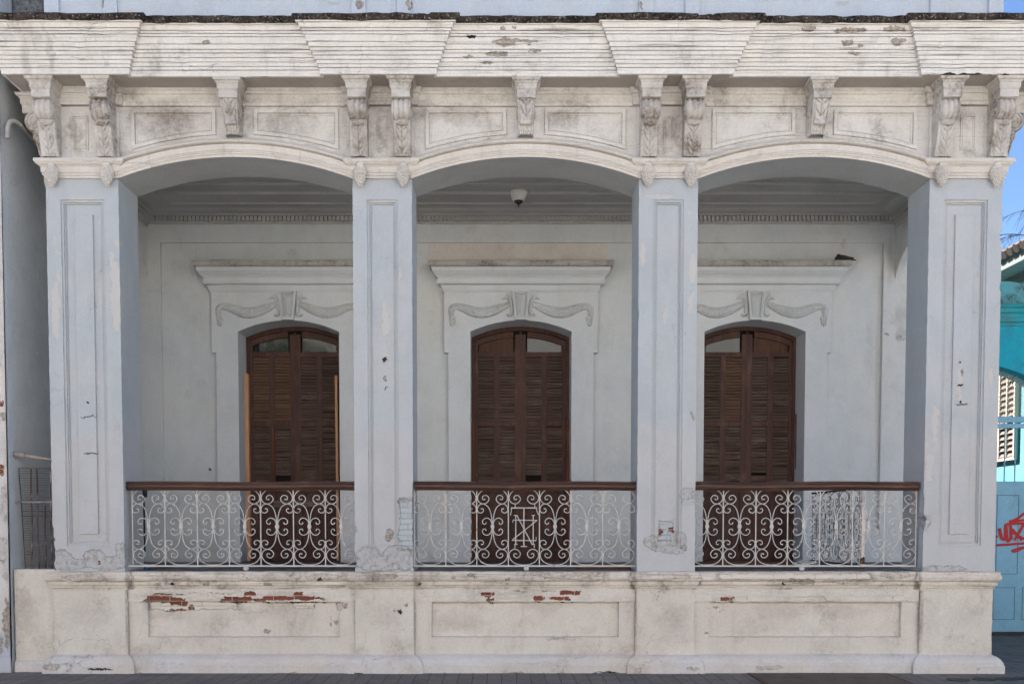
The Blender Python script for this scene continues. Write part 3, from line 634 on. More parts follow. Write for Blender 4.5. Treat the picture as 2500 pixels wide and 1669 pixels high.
for i,(a,b) in enumerate(PD):
    m=MB(); L=rectloop(a,b,.20,.94,30)
    L2=[(x+(1 if x==a else -1)*mnoise.noise(Vector((z*12,i*3+x,1)))*.006,z) for x,z in L]
    m.rings([[(x,.9,z) for x,z in L],[(x,-.05,z) for x,z in L2]],caps=True); m.build('pedestal',M['base'],H)
PANX=[(-4.016,-1.829),(-.794,1.328),(2.354,4.532)]
for k,(a,b) in enumerate(PANX):
    x0=PD[k][1]-.01; x1=PD[k+1][0]+.01; nn=60
    def lp(xa,xb,za,zb,j=0): 
        q=[(xa+(xb-xa)*i/nn,za) for i in range(nn+1)]+[(xb-(xb-xa)*i/nn,zb) for i in range(nn+1)]
        return [(x+mnoise.noise(Vector((x*9,z*9,k)))*j,z+mnoise.noise(Vector((x*13,z*5,k+4)))*j) for x,z in q]
    m=MB(); m.rings([[(x,0,z) for x,z in lp(x0,x1,.20,.94)],[(x,0,z) for x,z in lp(a,b,.394,.803,.010)],[(x,.055,z) for x,z in lp(a+.008,b-.008,.402,.795,.006)]],caps=False)
    m.add([(a-.02,.052,.37),(b+.02,.052,.37),(b+.02,.052,.82),(a-.02,.052,.82)],[(0,1,2,3)]); m.build('parapet_panel',M['base'],H,norm=False)
def lost(x,z):
    q=Vector((x*9,z*14,3)); dx=(mnoise.noise(q)*.035+mnoise.noise(q*3.1)*.014+mnoise.noise(q*9)*.006); dz=mnoise.noise(q+Vector((9,5,2)))*.016+mnoise.noise(q*4+Vector((1,8,2)))*.008
    for x_,y_,rx,ry,*th in LOSS+THIN:
        X,Z=at(x_,y_,0)
        if max(abs(x+dx-X)/(rx/216),abs(z+dz-Z)/(ry/216))<1: return True
    return False
for k,(a,b) in enumerate(PANX):
    x0=PD[k][1]+.002; x1=PD[k+1][0]-.002; nx=int((x1-x0)/.006); nz=22; z0=.800; z1=.938; m=MB()
    keep=[[not lost(x0+(x1-x0)*(i+.5)/nx,z0+(z1-z0)*(j+.5)/nz) for j in range(nz)] for i in range(nx)]
    Y=lambda i,j:-.020+.0035*mnoise.noise(Vector((i*.06,j*.2,k)))
    def V(i,j): 
        zz=z0+(z1-z0)*j/nz-(.010*mnoise.noise(Vector((i*.05,k,5)))+.004*mnoise.noise(Vector((i*.3,k,7))) if j==0 else 0)
        return (x0+(x1-x0)*i/nx,zz)
    for i in range(nx):
        for j in range(nz):
            if not keep[i][j]: continue
            P4=[(i,j),(i+1,j),(i+1,j+1),(i,j+1)]; m.add([(V(*p)[0],Y(*p),V(*p)[1]) for p in P4],[(0,1,2,3)])
            for (di,dj),(p,q) in (((0,-1),(0,1)),((1,0),(1,2)),((0,1),(2,3)),((-1,0),(3,0))):
                ii,jj=i+di,j+dj
                if 0<=ii<nx and 0<=jj<nz and keep[ii][jj]: continue
                p,q=P4[p],P4[q]; m.add([(V(*p)[0],Y(*p),V(*p)[1]),(V(*q)[0],Y(*q),V(*q)[1]),(V(*q)[0],.004,V(*q)[1]),(V(*p)[0],.004,V(*p)[1])],[(0,1,2,3)])
    pc=m.build('plaster_coat',M['coat'],H,norm=False)
    bm=bmesh.new(); bm.from_mesh(pc.data); bmesh.ops.remove_doubles(bm,verts=bm.verts,dist=1e-5); bm.to_mesh(pc.data); bm.free()
m=MB(); m.box(-5.53,-5.056,.015,.35,0,1.165); m.build('alley_wall',M['base'],H,bevel=.01)
m=MB(); m.hm([(-5.53,.012),(-5.07,.012)],[(0,0),(.03,0),(.028,.11),(0,.13)],sub=.04,jit=.012,seed=8); m.build('alley_plinth',M['plinth'],H,norm=False)
# porch floor
m=MB(); m.box(-5.05,5.6,.10,3.4,1.05,1.146); m.build('porch_floor',M['floor'],H)

# ---- back wall of the porch, ceiling
DX=[-2.971,.267,3.527]; DHW=.703; YW=2.90
m=MB(); xs=[-5.08]+sum([[d-DHW-.02,d+DHW+.02] for d in DX],[])+[6.2]
for k in range(0,8,2): m.box(xs[k],xs[k+1],YW,3.5,1.0,6.3)
for d in DX: m.box(d-DHW-.02,d+DHW+.02,YW,3.5,4.56,6.3)
bw=m.build('back_wall',M['wall'],H)
m=MB(); ya,yb=YW-.05,YW+.004
m.box(-5.08,6.2,ya,yb,5.598,6.05); m.box(-5.08,-4.756,ya,yb,1.146,5.598); m.box(5.32,6.2,ya,yb,1.146,5.598)
ed=[-4.756]+sum([[d-1.013,d+1.013] for d in DX],[])+[5.32]
for k in range(0,8,2): m.box(ed[k]-.0,ed[k+1]+.0,ya,yb,1.146,1.598)
m.build('wall_border',M['wall'],bw,bevel=.006)
a_,b_=at(1045,602,YW),at(1482,638,YW)
m=MB(); m.box(a_[0],b_[0],YW-.006,YW+.004,5.30,5.585); tag(m.build('plaster_patch',M['wall_warm'],bw),'bare pinkish plaster strip',None)
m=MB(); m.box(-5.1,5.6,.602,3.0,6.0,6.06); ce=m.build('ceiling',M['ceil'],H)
m=MB()
for y0,y1 in((.9,1.0),(1.22,1.26),(1.60,1.72),(1.97,2.01)): m.box(-5.0,5.55,y0,y1,5.968,6.004)
m.build('ceiling_batten',M['ceil'],ce,bevel=.005)
XL,XR=-4.934,5.481
prf=[(0,5.815),(.012,5.82),(.02,5.845),(.03,5.86),(.03,5.945),(.075,5.95),(.09,5.965),(.16,5.968),(.2,5.972),(.26,5.985),(.40,5.99),(.42,6.003)]
prf=[(0,5.80),(.014,5.803),(.018,5.835),(.045,5.85),(.05,5.862),(.05,5.938),(.105,5.943),(.12,5.958),(.19,5.962),(.25,5.975),(.28,5.985),(.44,5.985),(.46,6.003)]
m=MB(); m.hm([(XL,.62),(XL,YW-.03),(XR,YW-.03),(XR,.62)],prf,cap=False); cc=m.build('ceiling_cornice',M['ceil'],ce,norm=False)
m=MB(); x=XL+.09
while x<XR-.09: m.box(x,x+.036,YW-.03-.092,YW-.03-.045,5.868,5.936); x+=.057
for sg,X in((1,XL),(-1,XR)):
    y=.7
    while y<YW-.13: m.box(X+sg*.045 if sg>0 else X-.092,X+sg*.092 if sg>0 else X-.045,y,y+.036,5.868,5.936); y+=.057
m.build('dentil_course',M['ceil'],cc)
# end arches of the porch
for sg in(-1,1):
    xa,xb=(-5.072,XL) if sg<0 else (XR,5.575)
    pts=[]; zc=4.95
    for j in range(25):
        t=PI*j/24; pts.append((1.74-1.14*cos(t),zc+.60*sin(t)))
    poly=[(.60,6.0),(.60,zc)]+pts+[(2.88,zc),(2.88,6.0)]
    poly=[(.602,6.0)]+pts[:]+[(2.885,6.0)]
    m=MB(); n=len(poly); m.add([(xa,y,z) for y,z in poly]+[(xb,y,z) for y,z in poly],[tuple(range(n)),tuple(range(2*n-1,n-1,-1))]+[(i,i+n,(i+1)%n+n,(i+1)%n) for i in range(n)])
    m.build('end_arch',M['wall'],H)
# house body behind
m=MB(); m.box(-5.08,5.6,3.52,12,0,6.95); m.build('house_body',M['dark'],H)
m=MB(); m.box(-5.06,5.55,.05,.35,6.99,7.95); rp=m.build('roof_parapet',M['roofpar'],H)
for c,(a,b) in zip(PC,[(-5.06,-4.253),(-1.668,-.999),(1.519,2.188),(4.737,5.546)]):
    for x in(a,b-.162):
        m=MB(); m.box(x,x+.162,.012,.052,6.99,7.90); m.build('pilaster',M['roofpar'],rp,bevel=.006)
# ---- door surrounds and doors
SPR=4.352; CRN=4.509
def archpts(xc,hw,zs,zc_,n=24):
    rise=zc_-zs; Rr=(hw*hw+rise*rise)/(2*rise); ph=math.asin(hw/Rr); cz=zc_-Rr
    return [(xc+Rr*sin(-ph+2*ph*j/n),cz+Rr*cos(-ph+2*ph*j/n)) for j in range(n+1)]
def garland(xc,sg,par):
    # festoon from the keystone scroll to the outer drop; photo pixels of the middle door
    def px(x,y): 
        X,Z=at(1060+x/10.213,690+y/10.213,2.78); return (xc+sg*(.267-X),Z)
    path=[px(*q) for q in[(1860,520),(1700,600),(1480,690),(1250,745),(1020,730),(800,650),(640,600),(520,590),(440,640),(425,740),(430,840)]]
    pts=cr([(x,0,z) for x,z in path],10); n=len(pts); m=MB()
    wd=[.036,.050,.064,.070,.068,.058,.046,.043,.042,.038,.030]
    rr=[]; ns=22
    for i,p in enumerate(pts):
        t=(pts[min(i+1,n-1)]-pts[max(i-1,0)]).normalized(); u=Vector((-t.z,0,t.x)); f=i/(n-1)*10; k=min(int(f),9); rad=lerp(wd[k],wd[k+1],f-k)
        ring=[]
        for j in range(ns+1):
            a=PI*j/ns; s=f*1.9; 
            bmp=1+.20*abs(sin(s*2.6*PI+2.2*a))*sin(6*a)**2+.30*mnoise.noise(Vector((p.x*55,a*5,p.z*55)))-.12*(abs(sin(f*PI*1.3+a))<.18)
            q=p+u*(cos(a)*rad*(.97+.1*bmp)); ring.append((q.x,2.804-sin(a)*rad*.85*bmp,q.z))
        rr.append(ring)
    m.rings(rr,closed=False)
    # tulip tassel
    bx,bz=px(455,930)
    for j,(dx,dz,l,w_) in enumerate([(0,-.03,.062,.016),(-.022,-.022,.052,.016),(.024,-.022,.055,.017),(-.034,.02,.03,.014),(.036,.02,.034,.014)]):
        m.ell((bx+dx*sg,2.80,bz+dz),(w_,.022,l))
    g=m.build('garland',M['relief'],par,smooth=True,norm=False)
    # bird-headed scroll next to the keystone
    pts=[px(*q) for q in[(1690,405),(1790,350),(1870,400),(1915,500),(1925,600),(1935,700),(1915,780),(1860,800),(1835,765)]]
    m=MB(); m.tube([(x,2.79,z) for x,_,z in [(q.x,0,q.z) for q in cr([(a,0,b) for a,b in pts],6)]],lambda t:.026 if t>.2 else .010+.016*t*5,8)
    a1,a2,a3=px(1820,255),px(1760,400),px(1860,390); m.prism([a1,a2,a3],2.768,2.803)
    m.build('scroll',M['relief'],g,smooth=False,norm=True)
for k,d in enumerate(DX):
    zt=4.90; U=1.07; L=1.013; zc=4.064
    ap=archpts(d,DHW,SPR,CRN)
    poly=[(d-L,1.0),(d-DHW,1.0)]+ap+[(d+DHW,1.0),(d+L,1.0),(d+L,zc),(d+U,zc),(d+U,zt),(d-U,zt),(d-U,zc),(d-L,zc)]
    m=MB(); m.prism(poly,2.80,3.30); s=m.build('door_surround',M['sur'],H,bevel=.005)
    m=MB(); pth=[(d-U,YW),(d-U,2.80),(d+U,2.80),(d+U,YW)]
    m.hm(pth,[(0,4.893),(.008,4.895),(.008,4.905),(.014,4.91),(.022,4.93),(.030,4.955),(.036,4.97),(.036,4.985),(.060,4.99),(.085,5.0),(.085,5.078),(.094,5.084),(.10,5.10),(.108,5.105),(.13,5.125),(.150,5.15),(.158,5.16),(.158,5.195),(.165,5.20),(.165,5.206),(0,5.21)],sub=.08,jit=.002,seed=k); m.build('pediment',M['sur'],s,norm=False)
    m=MB(); m.hm(pth,[(.05,5.206),(.168,5.2085),(.195,5.22),(.205,5.25),(.200,5.282),(.185,5.29),(0,5.294)],sub=.04,jit=.005,chip=.01,seed=k+30); m.build('pediment_top',M['ptop'],s,norm=False)
    # keystone
    kz0,kz1=4.505,4.905; T0=[(d-.085,kz0),(d+.085,kz0),(d+.125,kz1),(d-.125,kz1)]
    ks=[(T0,0),(T0,.075),(offpoly(T0,.020),.077),(offpoly(T0,.021),.05),(offpoly(T0,.036),.05),(offpoly(T0,.037),.03)]
    m=MB(); m.rings([[(x,2.80-q,z) for x,z in pl] for pl,q in ks]); o=len(m.v)
    I=offpoly(T0,.04); m.add([(x,2.77,z) for x,z in I]+[(d,2.70,kz1-.12),(d,2.715,kz0+.10)],[(0,1,5),(1,2,4,5),(2,3,4),(3,0,5,4)])
    m.build('keystone',M['sur'],s,norm=False)
    for sg in(-1,1): garland(d,sg,s)

def louvre(x0,x1,z0,z1,n,par,mat,skip=(),seed=0):
    m=MB(); h=(z1-z0)/n; r0=random.Random(seed)
    for j in range(n):
        if j in skip: continue
        z=z0+h*j+h*.5+r0.uniform(-.003,.003); t=.0055; a=r0.uniform(-.006,.005); sk=r0.uniform(-.012,.012) if r0.random()<.14 else r0.uniform(-.002,.002)
        yo,yi=3.259+a,3.302; zb_=z-h*.44; zt_=z+h*.40
        m.add([(x0,yo,zb_),(x1,yo,zb_+sk),(x1,yi,zt_),(x0,yi,zt_),(x0,yo,zb_+t),(x1,yo,zb_+t),(x1,yi,zt_+t),(x0,yi,zt_+t)],[(0,1,2,3),(4,7,6,5),(0,4,5,1),(1,5,6,2),(2,6,7,3),(3,7,4,0)])
    return m.build('louvre',mat,par)
FAN=[('glass','glass'),('wood','glass'),('glass','wood')]
for k,d in enumerate(DX):
    D=bpy.data.objects.new('door',None); col.objects.link(D); D.parent=H; D.location=(0,0,0)
    m=MB(); oa=archpts(d,.70,4.362,4.515); ia=archpts(d,.655,4.312,4.450)
    m.prism([(d-.70,1.14),(d-.70,4.362)]+oa[1:-1]+[(d+.70,4.362),(d+.70,1.14),(d+.655,1.14)]+ia[::-1]+[(d-.655,1.14)],3.245,3.33); m.build('door_frame',M['door'],D,bevel=.004)
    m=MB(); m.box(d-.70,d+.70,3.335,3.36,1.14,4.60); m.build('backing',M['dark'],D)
    for sg in(-1,1):
        ml=MB(); xi,xo=d+sg*.006,d+sg*.653
        def bx(a,b,z0,z1,y0=3.255,y1=3.315): ml.box(min(a,b),max(a,b),y0,y1,z0,z1)
        s0,s1=d+sg*.078,d+sg*.608     # inner edges of stiles
        mid=(s0+s1)/2
        bx(xi,s0,1.15,4.40); bx(s1,xo,1.15,4.30)
        bx(s0,s1,4.078,4.150,3.258,3.312); bx(s0,s1,3.088,3.166,3.258,3.312); bx(s0,s1,2.14,2.25,3.258,3.312); bx(s0,s1,1.15,1.30,3.258,3.312)
        bx(mid-.038,mid+.038,2.25,3.088,3.260,3.31); bx(mid-.038,mid+.038,3.166,4.078,3.260,3.31)
        bx(s0,s1,1.30,2.14,3.288,3.30)
        bx(s0+sg*.05,s1-sg*.05,1.36,2.08,3.280,3.289)
        # arched top rail
        q=[p for p in archpts(d,.653,4.306,4.446,40) if (p[0]-d)*sg>.076]; qi=[(x,z-.085) for x,z in q]
        ml.prism(q+qi[::-1],3.257,3.313)
        if sg<0: bx(d-.010,d+.012,1.15,4.44,3.246,3.256)   # cover bead on the meeting stiles
        lf=ml.build('door_leaf',M['door'],D,bevel=.003)
        # fanlight
        qf=[p for p in archpts(d,.653,4.306,4.446,40) if .07<(p[0]-d)*sg<.615]; qf=[(x,z-.07) for x,z in qf]; zb_=4.14
        pg=qf+[(qf[-1][0],zb_),(qf[0][0],zb_)]
        typ=FAN[k][0 if sg<0 else 1]
        mf=MB(); mf.prism(pg,3.288,3.296)
        if typ=='glass': mf.build('fanlight',M['glass'],D)
        else:
            if sg>0:
                q2=offpoly(pg if (pg[1][0]-pg[0][0])<0 else pg[::-1],.05); mf.prism(q2,3.280,3.289)
            else: mf.box(d-.40,d-.385,3.280,3.289,4.15,4.30)
            tag(mf.build('fanlight',M['fan'],D),'wooden fanlight panel',None)
        for ci,(xa,xb) in enumerate(((s0,mid-sg*.038),(mid+sg*.038,s1))):
            a,b=min(xa,xb),max(xa,xb); mt=M['slat_b'] if(k==2 and sg<0 and ci==0)or(k==0 and sg<0) else M['slat']
            louvre(a,b,3.17,4.074,21,D,mt,seed=k*10+ci)
            sk=()
            if k==1 and sg>0 and ci==0: sk=(1,2)
            if k==2 and sg>0 and ci==0: sk=(3,)
            if k==0 and sg<0 and ci==0: sk=(0,1,2)
            louvre(a,b,2.252,3.084,19,D,M['slat'],skip=sk,seed=k*10+ci+5)
    m=MB(); m.box(d-.703,d+.703,2.9,3.4,1.10,1.152); m.build('threshold',M['door'],D)
    if k==0: m=MB(); m.box(d-.33,d+.40,3.225,3.252,1.93,2.02); m.build('lock_board',M['slat'],D)
    m=MB(); m.tube([(d+.09,3.245-.0,2.02+.0),(d+.09,3.225,2.02)],.022,12); m.build('door_knob',M['rustbar'],D,smooth=True)

# ================================================================== railings
CX=362.;CYc=785.; KX=.1825/262; KZ=.43/622
def up(x,y): return ((x-CX)*KX,(CYc-y)*KZ)
CS=[(362,152),(270,160),(180,200),(128,260),(113,320),(138,378),(195,410),(255,400),(297,355),(300,318),(275,280),(240,270),(205,285),(192,315),(207,342),(234,334)]
FO=[(357,770),(352,680),(335,570),(300,480),(250,430),(195,412),(142,430),(112,480),(110,520),(130,550),(165,560),(200,545),(212,515),(200,490),(180,492)]
MC=[(356,765),(345,715),(320,670),(280,647),(240,648),(205,675),(194,712),(212,742),(243,744),(252,724)]
def unit_mesh(parts=('CS','FO','MC'),rad=.0054,szs=(1,-1)):
    m=MB()
    for nm,cv in(('CS',CS),('FO',FO),('MC',MC)):
        if nm not in parts: continue
        for sx in(1,-1):
            for sz in szs:
                pts=[(sx*p.x,0,sz*p.z) for p in cr([(up(x,y)[0],0,up(x,y)[1]) for x,y in cv],4)]
                m.tube(pts,rad,6); e=pts[-1]; m.ell(e,(.008,.008,.008))
    if 'FO' in parts: m.box(-.021,.021,-.011,.011,-.017,.017); m.box(-.0135,.0135,-.009,.009,-.03,.062)
    return m
um=unit_mesh().build('scrollwork',M['iron'],None,smooth=False,norm=False)
umc=unit_mesh(('CS',),szs=(1,)).build('scrollwork',M['iron'],None,norm=False); umd=unit_mesh(('CS',),szs=(-1,)).build('scrollwork',M['iron'],None,norm=False)
mono=MB()
def line(pts,r): mono.tube([(up(x+CX-873-0,y)[0],0,up(x,y)[1]) for x,y in pts],r,6)
# letters T, N and Z laid over each other (pixels of the enlarged photograph, centre x 873)
line([(655,478),(1095,478)],.0075); line([(873,478),(873,1112)],.0075); line([(820,1112),(928,1112)],.006)
line([(660,478),(662,530),(645,600)],.005); line([(1085,478),(1092,535),(1122,592)],.005)
line([(736,600),(736,1078)],.0065); line([(705,600),(765,600)],.005); line([(705,1078),(765,1078)],.005)
line([(1030,600),(1030,1078)],.0065); line([(1002,600),(1062,600)],.005); line([(755,600),(1012,1078)],.0058); line([(1000,1078),(1058,1078)],.005)
line([(688,676),(1097,682)],.0055); line([(688,676),(686,720)],.004); line([(1090,684),(675,1008)],.0055); line([(670,1012),(1080,1016)],.0055); line([(1080,1016),(1080,950)],.004)
for x,y0,y1 in((726,410,478),(1055,410,478),(722,1080,1145),(1048,1080,1135)): line([(x,y0),(x,y1)],.005)
mono=mono.build('monogram',M['iron'],None,norm=False)
YR=.125; ZC=1.647
BARS=[[-3.845,-3.475,-3.112,-2.751,-2.377,-2.013],[-.640,-.285,.075,.430,.787,1.152],[2.527,2.899,3.262,3.629,4.001,4.364]]
ENDS=[(-4.217,-1.655),(-1.0,1.518),(2.16,4.735)]
LB=['white scrolled iron railing with brown wooden handrail in the left arch','white scrolled iron railing with the letters TNZ at its centre and a brown handrail','white scrolled iron railing with brown handrail in the right arch, rusty railing behind it']
used=set()
def inst(o,loc,par,sx=1,mat=None):
    if o.name not in used and o.parent is None: c=o; used.add(o.name)
    else: c=o.copy(); col.objects.link(c)
    c.parent=par; c.location=loc; c.scale=(sx,1,1)
    return c
for k in range(3):
    x0,x1=ENDS[k]; cx=(x0+x1)/2; Rl=thing('railing',LB[k],'railing',(cx,YR,FLOOR+.006),'iron railings between the porch piers')
    ed=[x0]+BARS[k]+[x1]; zl=ZC-FLOOR-.006
    for j in range(len(ed)-1):
        xm=(ed[j]+ed[j+1])/2-cx; wd=(ed[j+1]-ed[j])/.365
        if k==1 and j==3: inst(umc,(xm,0,zl),Rl,wd); inst(umd,(xm,0,zl),Rl,wd); inst(mono,(xm,0,zl),Rl,wd)
        else: inst(um,(xm,0,zl),Rl,wd)
    for x in BARS[k]+([x0+.004] if k<2 else [])+([x1-.01] if k==2 else []):
        m=MB(); m.box(-.0058,.0058,-.0058,.0058,.06,.94); m.build('upright',M['iron'],Rl,loc=(x-cx,0,0))
    xa,xb=PIER[k][1]+.0,PIER[k+1][0]-.0
    if k==2: xb=4.733
    m=MB(); m.box(xa-cx+.002,xb-cx-.002,-.012,.012,.043,.060); m.build('bottom_rail',M['iron'],Rl)
    xr0=xa+.01; xr1=xb-.004 if k!=2 else 4.735
    if k==0: xr0=-4.262
    m=MB(); pf=[(-.055,.968),(-.062,.975),(-.062,.985),(-.048,.992),(-.048,1.0),(-.06,1.008),(-.064,1.02),(-.058,1.032),(-.03,1.040),(.03,1.040),(.058,1.032),(.064,1.02),(.06,1.008),(.048,1.0),(.048,.992),(.062,.985),(.062,.975),(.055,.968),(.04,.940),(-.04,.940)]
    nn=40; m.rings([[(lerp(xr0,xr1,i/nn)-cx,y+mnoise.noise(Vector((i*.3,k,0)))*.002,z-.028+.0035*sin(i*.23+k)) for y,z in pf] for i in range(nn+1)],caps=True)
    m.build('handrail',M['rail'],Rl)
    m=MB(); m.ell((0,-.01,.025),(.033,.028,.03)); m.tube([(0,0,0),(0,0,.05)],.012,8); m.build('foot_knob',M['iron'],Rl,smooth=True,loc=((at(601,1386,.12)[0],at(1285,1386,.12)[0],at(1957,1384,.12)[0])[k]-cx,-.005,0))
# rusty railing across the porch
Gx=4.27; Gr=thing('partition_railing','rust-stained scrolled iron railing running back across the porch behind the right-hand railing','railing',(Gx,1.6,FLOOR+.006))
ur=um.data.copy(); ur.materials[0]=M['rusty']
for j in range(5):
    o=bpy.data.objects.new('scrollwork',ur); col.objects.link(o); o.parent=Gr; o.rotation_euler=(0,0,PI/2); o.location=(0,-.75+j*.365,.50)
for j in range(6):
    m=MB(); m.box(-.007,.007,-.007,.007,.03,.96); m.build('upright',M['rusty'],Gr,loc=(0,-.93+j*.365,0))
m=MB(); m.box(-.016,.016,-.95,.92,.945,.965); m.box(-.012,.012,-.95,.92,.03,.045); m.build('frame',M['rust'],Gr)
px_=at(2107,1250,.58)[0]; P_=thing('iron_post','white iron post with rusty foot standing behind the right railing','post',(px_,.58,FLOOR+.006))
m=MB(); m.box(-.021,.021,-.021,.021,.14,.98); m.build('shaft',M['postw'],P_,bevel=.003)
m=MB(); m.box(-.022,.022,-.022,.022,0,.14); m.build('foot',M['rustbar'],P_,bevel=.003)

# ================================================================== loose lumber
def plank(name,label,x,w_,y,d,z0,z1,mat,cat,lean=0.,group='lumber props beside the doors'):
    m=MB(); n=16; rr=[]
    for i in range(n+1):
        t=i/n; z=(z1-z0)*t; dx=lean*t+mnoise.noise(Vector((t*2,x*7,1)))*.006; 
        rr.append([(dx-w_/2,-d/2,z),(dx+w_/2,-d/2,z),(dx+w_/2,d/2,z),(dx-w_/2,d/2,z)])
    m.rings(rr,caps=True); o=m.build(name,mat,None,bevel=.003,loc=(x,y,z0)); return tag(o,label,cat,group)
def pxw(x,Y,y=1050): return at(x,y,Y)[0]
FZ=1.153
plank('lumber_stud','new pinewood stud standing at the left edge of the left door','%s'and pxw(606,3.19),.056,3.19,.09,FZ,at(606,913,3.19)[1],M['pine'],'lumber',-.012)
plank('lumber_stud','narrow pine strip tucked behind the taller stud at the left door',pxw(597,3.20),.045,3.205,.06,FZ,at(596,919,3.2)[1],M['pine'],'lumber',-.008)
plank('lumber_stud','slim pinewood stud standing at the right edge of the left door',pxw(824,3.20),.036,3.20,.07,FZ,at(822,917,3.2)[1],M['pine'],'lumber',-.012)
plank('lumber_strip','splintered orange wooden strip upright on the louvres of the left door',pxw(667,3.24),.022,3.238,.02,2.0,at(667,1042,3.24)[1],M['redpine'],'lumber')
plank('lumber_stud','reddish stud at the left edge of the middle door',pxw(1155,3.2),.036,3.205,.06,FZ,at(1155,1024,3.2)[1],M['redpine'],'lumber')
plank('lumber_stud','reddish stud at the right edge of the middle door',pxw(1386,3.2),.044,3.205,.06,FZ,at(1386,1022,3.2)[1],M['redpine'],'lumber',.006)
plank('lumber_stud','orange-brown stud at the right edge of the right door',pxw(1948,3.2),.046,3.205,.06,FZ,at(1948,1010,3.2)[1],M['redpine'],'lumber',-.006)
def fboard(label,x0,x1,y,Y,d):
    a=at(x0,y,Y)[0]; b=at(x1,y,Y)[0]; m=MB(); m.box(a,b,-d/2,d/2,0,.05); tag(m.build('floor_board',M['board'],None,bevel=.004,loc=(0,Y,FLOOR+.0065)),label,'board')
fboard('brown timber board lying on the porch floor behind the middle railing',1409,1542,1384,.62,.22)
fboard('long brown timber board lying on the porch floor behind the right railing',1700,1962,1376,1.5,.25)

# ================================================================== small things on the porch
lx,lz=at(1266,470,1.95); LP=thing('ceiling_lamp','white porcelain lamp holder with a dark bulb on the porch ceiling','lamp',(lx,1.95,5.999))
def lathe(m,pf,n=20):
    m.rings([[(r*cos(2*PI*k/n),r*sin(2*PI*k/n),z) for k in range(n)] for r,z in pf],caps=True)
m=MB(); lathe(m,[(.115,0),(.115,-.03),(.100,-.05),(.088,-.10),(.066,-.125)]); m.build('lamp_base',M['lampw'],LP,smooth=True)
m=MB(); lathe(m,[(.060,-.125),(.050,-.145),(.026,-.16),(.010,-.175),(.008,-.205)]); m.build('bulb_socket',M['black'],LP,smooth=True)
# pigeon on the right-hand pediment
bx,bz=at(2060,640,2.68); bz=5.295
m=MB()
sp=[(.175,.010,.006),(.165,.012,.020),(.14,.015,.024),(.11,.020,.028),(.07,.030,.036),(.03,.038,.044),(-.02,.042,.048),(-.06,.041,.047),(-.09,.037,.040),(-.11,.030,.026),(-.120,.024,.010)]
hh=cr([(.003,0,0),(.005,0,0),(.008,0,0),(.015,0,0),(.028,0,0),(.036,0,0),(.040,0,0),(.041,0,0),(.036,0,0),(.026,0,0),(.010,0,0)],3)
sp=cr(sp,3); rr=[]
for p,q in zip(sp,hh):
    rr.append([(p.x,p.z*cos(2*PI*k/14),p.y+max(.003,q.x)*sin(2*PI*k/14)) for k in range(14)])
m.rings(rr,caps=True); m.ell((-.070,-.004,.076),(.024,.019,.020)); m.ell((-.072,-.002,.060),(.026,.024,.026)); m.ell((-.094,-.010,.070),(.014,.006,.006))
pg=m.build('pigeon',M['bird'],None,smooth=True,loc=(bx,2.69,bz)); tag(pg,'dark pigeon resting on the right end of the right door pediment','bird')
m=MB(); 
for s_ in(-1,1): m.grid(8,8,lambda u,v:( -.06+.19*u,s_*(.040+.014*sin(v*PI))*(1-.4*u)*1.1,.022+.052*v*(1-.6*u)))
m.build('wing',M['bird'],pg,smooth=True,norm=False)
# junction box, scraps
m=MB(); m.box(-.02,.02,-.05,.05,0,.11); m.box(-.012,.012,-.04,-.03,-.75,0); 
o=m.build('junction_box',M['black'],None,bevel=.004,loc=(XL+.02,2.54,at(352,1213,2.54)[1])); tag(o,'small black box with a cable on the porch end wall at far left','box')
def lump(name,loc,r,mat,seed,label,cat,flat=.6):
    m=MB(); vs=[]
    for v in IV:
        q=Vector(v); f=1+.55*mnoise.noise(q*2.3+Vector((seed,0,0))); vs.append((q.x*f*r[0],q.y*f*r[1],q.z*f*r[2]+r[2]*.85))
    m.add(vs,IF); return tag(m.build(name,mat,None,loc=loc),label,cat)
x,_=at(358,1386,.35); lump('blue_scrap',(x,.35,FLOOR+.006),(.035,.03,.03),M['blueplastic'],3,'small crumpled blue scrap on the porch floor at far left','litter')
x,_=at(1966,1372,.9); lump('plastic_bag',(x,.9,FLOOR+.006),(.13,.10,.055),M['clear'],8,'crumpled pale plastic bag on the floor behind the right railing','litter')
x,_=at(310,18,-.55); lump('masonry_chunk',(x,-.52,SOFF+.515),(.06,.05,.045),M['arch'],5,'broken plaster chunk lying on the cornice above the left arch','rubble')
x,_=at(2394,20,-.55); lump('masonry_chunk',(x,-.5,SOFF+.515),(.05,.04,.042),M['arch'],15,'broken plaster chunk lying on the cornice at far right','rubble')

# ================================================================== alley at the left
NB=thing('neighbour_house','peeling white and lavender house wall at the left edge of the picture','house',(-9,3,0))
def rel(o,par): o.parent=par; o.location=(-par.location.x,-par.location.y,-par.location.z); return o
m=MB(); m.hm([(-12,-.03),(-5.545,-.03)],[(0,0),(.04,0),(.04,.16),(.0,.19),(0,8.8)],sub=.04,jit=.006,chip=.02,seed=40); rel(m.build('front_wall',M['white'],None,norm=False),NB)
m=MB(); m.box(-12,-5.552,-.02,11,0,8.8); rel(m.build('side_wall',M['alleywall'],None),NB)
m=MB(); m.box(-5.54,-5.063,.30,.8,7.0,8.8); rel(m.build('stained_wall',M['stained'],None),NB)
m=MB(); m.box(-5.545,-5.08,9.0,9.3,0,8.8); rel(m.build('alley_end_wall',M['alleywall'],None),NB)
gx=-5.30; GR=thing('wire_grille','rusty wire mesh grille with bent bars closing the alley beside the left pier','grille',(gx,.16,1.166))
x0=at(47,1200,.16)[0]-gx; x1=-5.075-gx+.05; H_=at(60,1143,.16)[1]-1.166
m=MB()
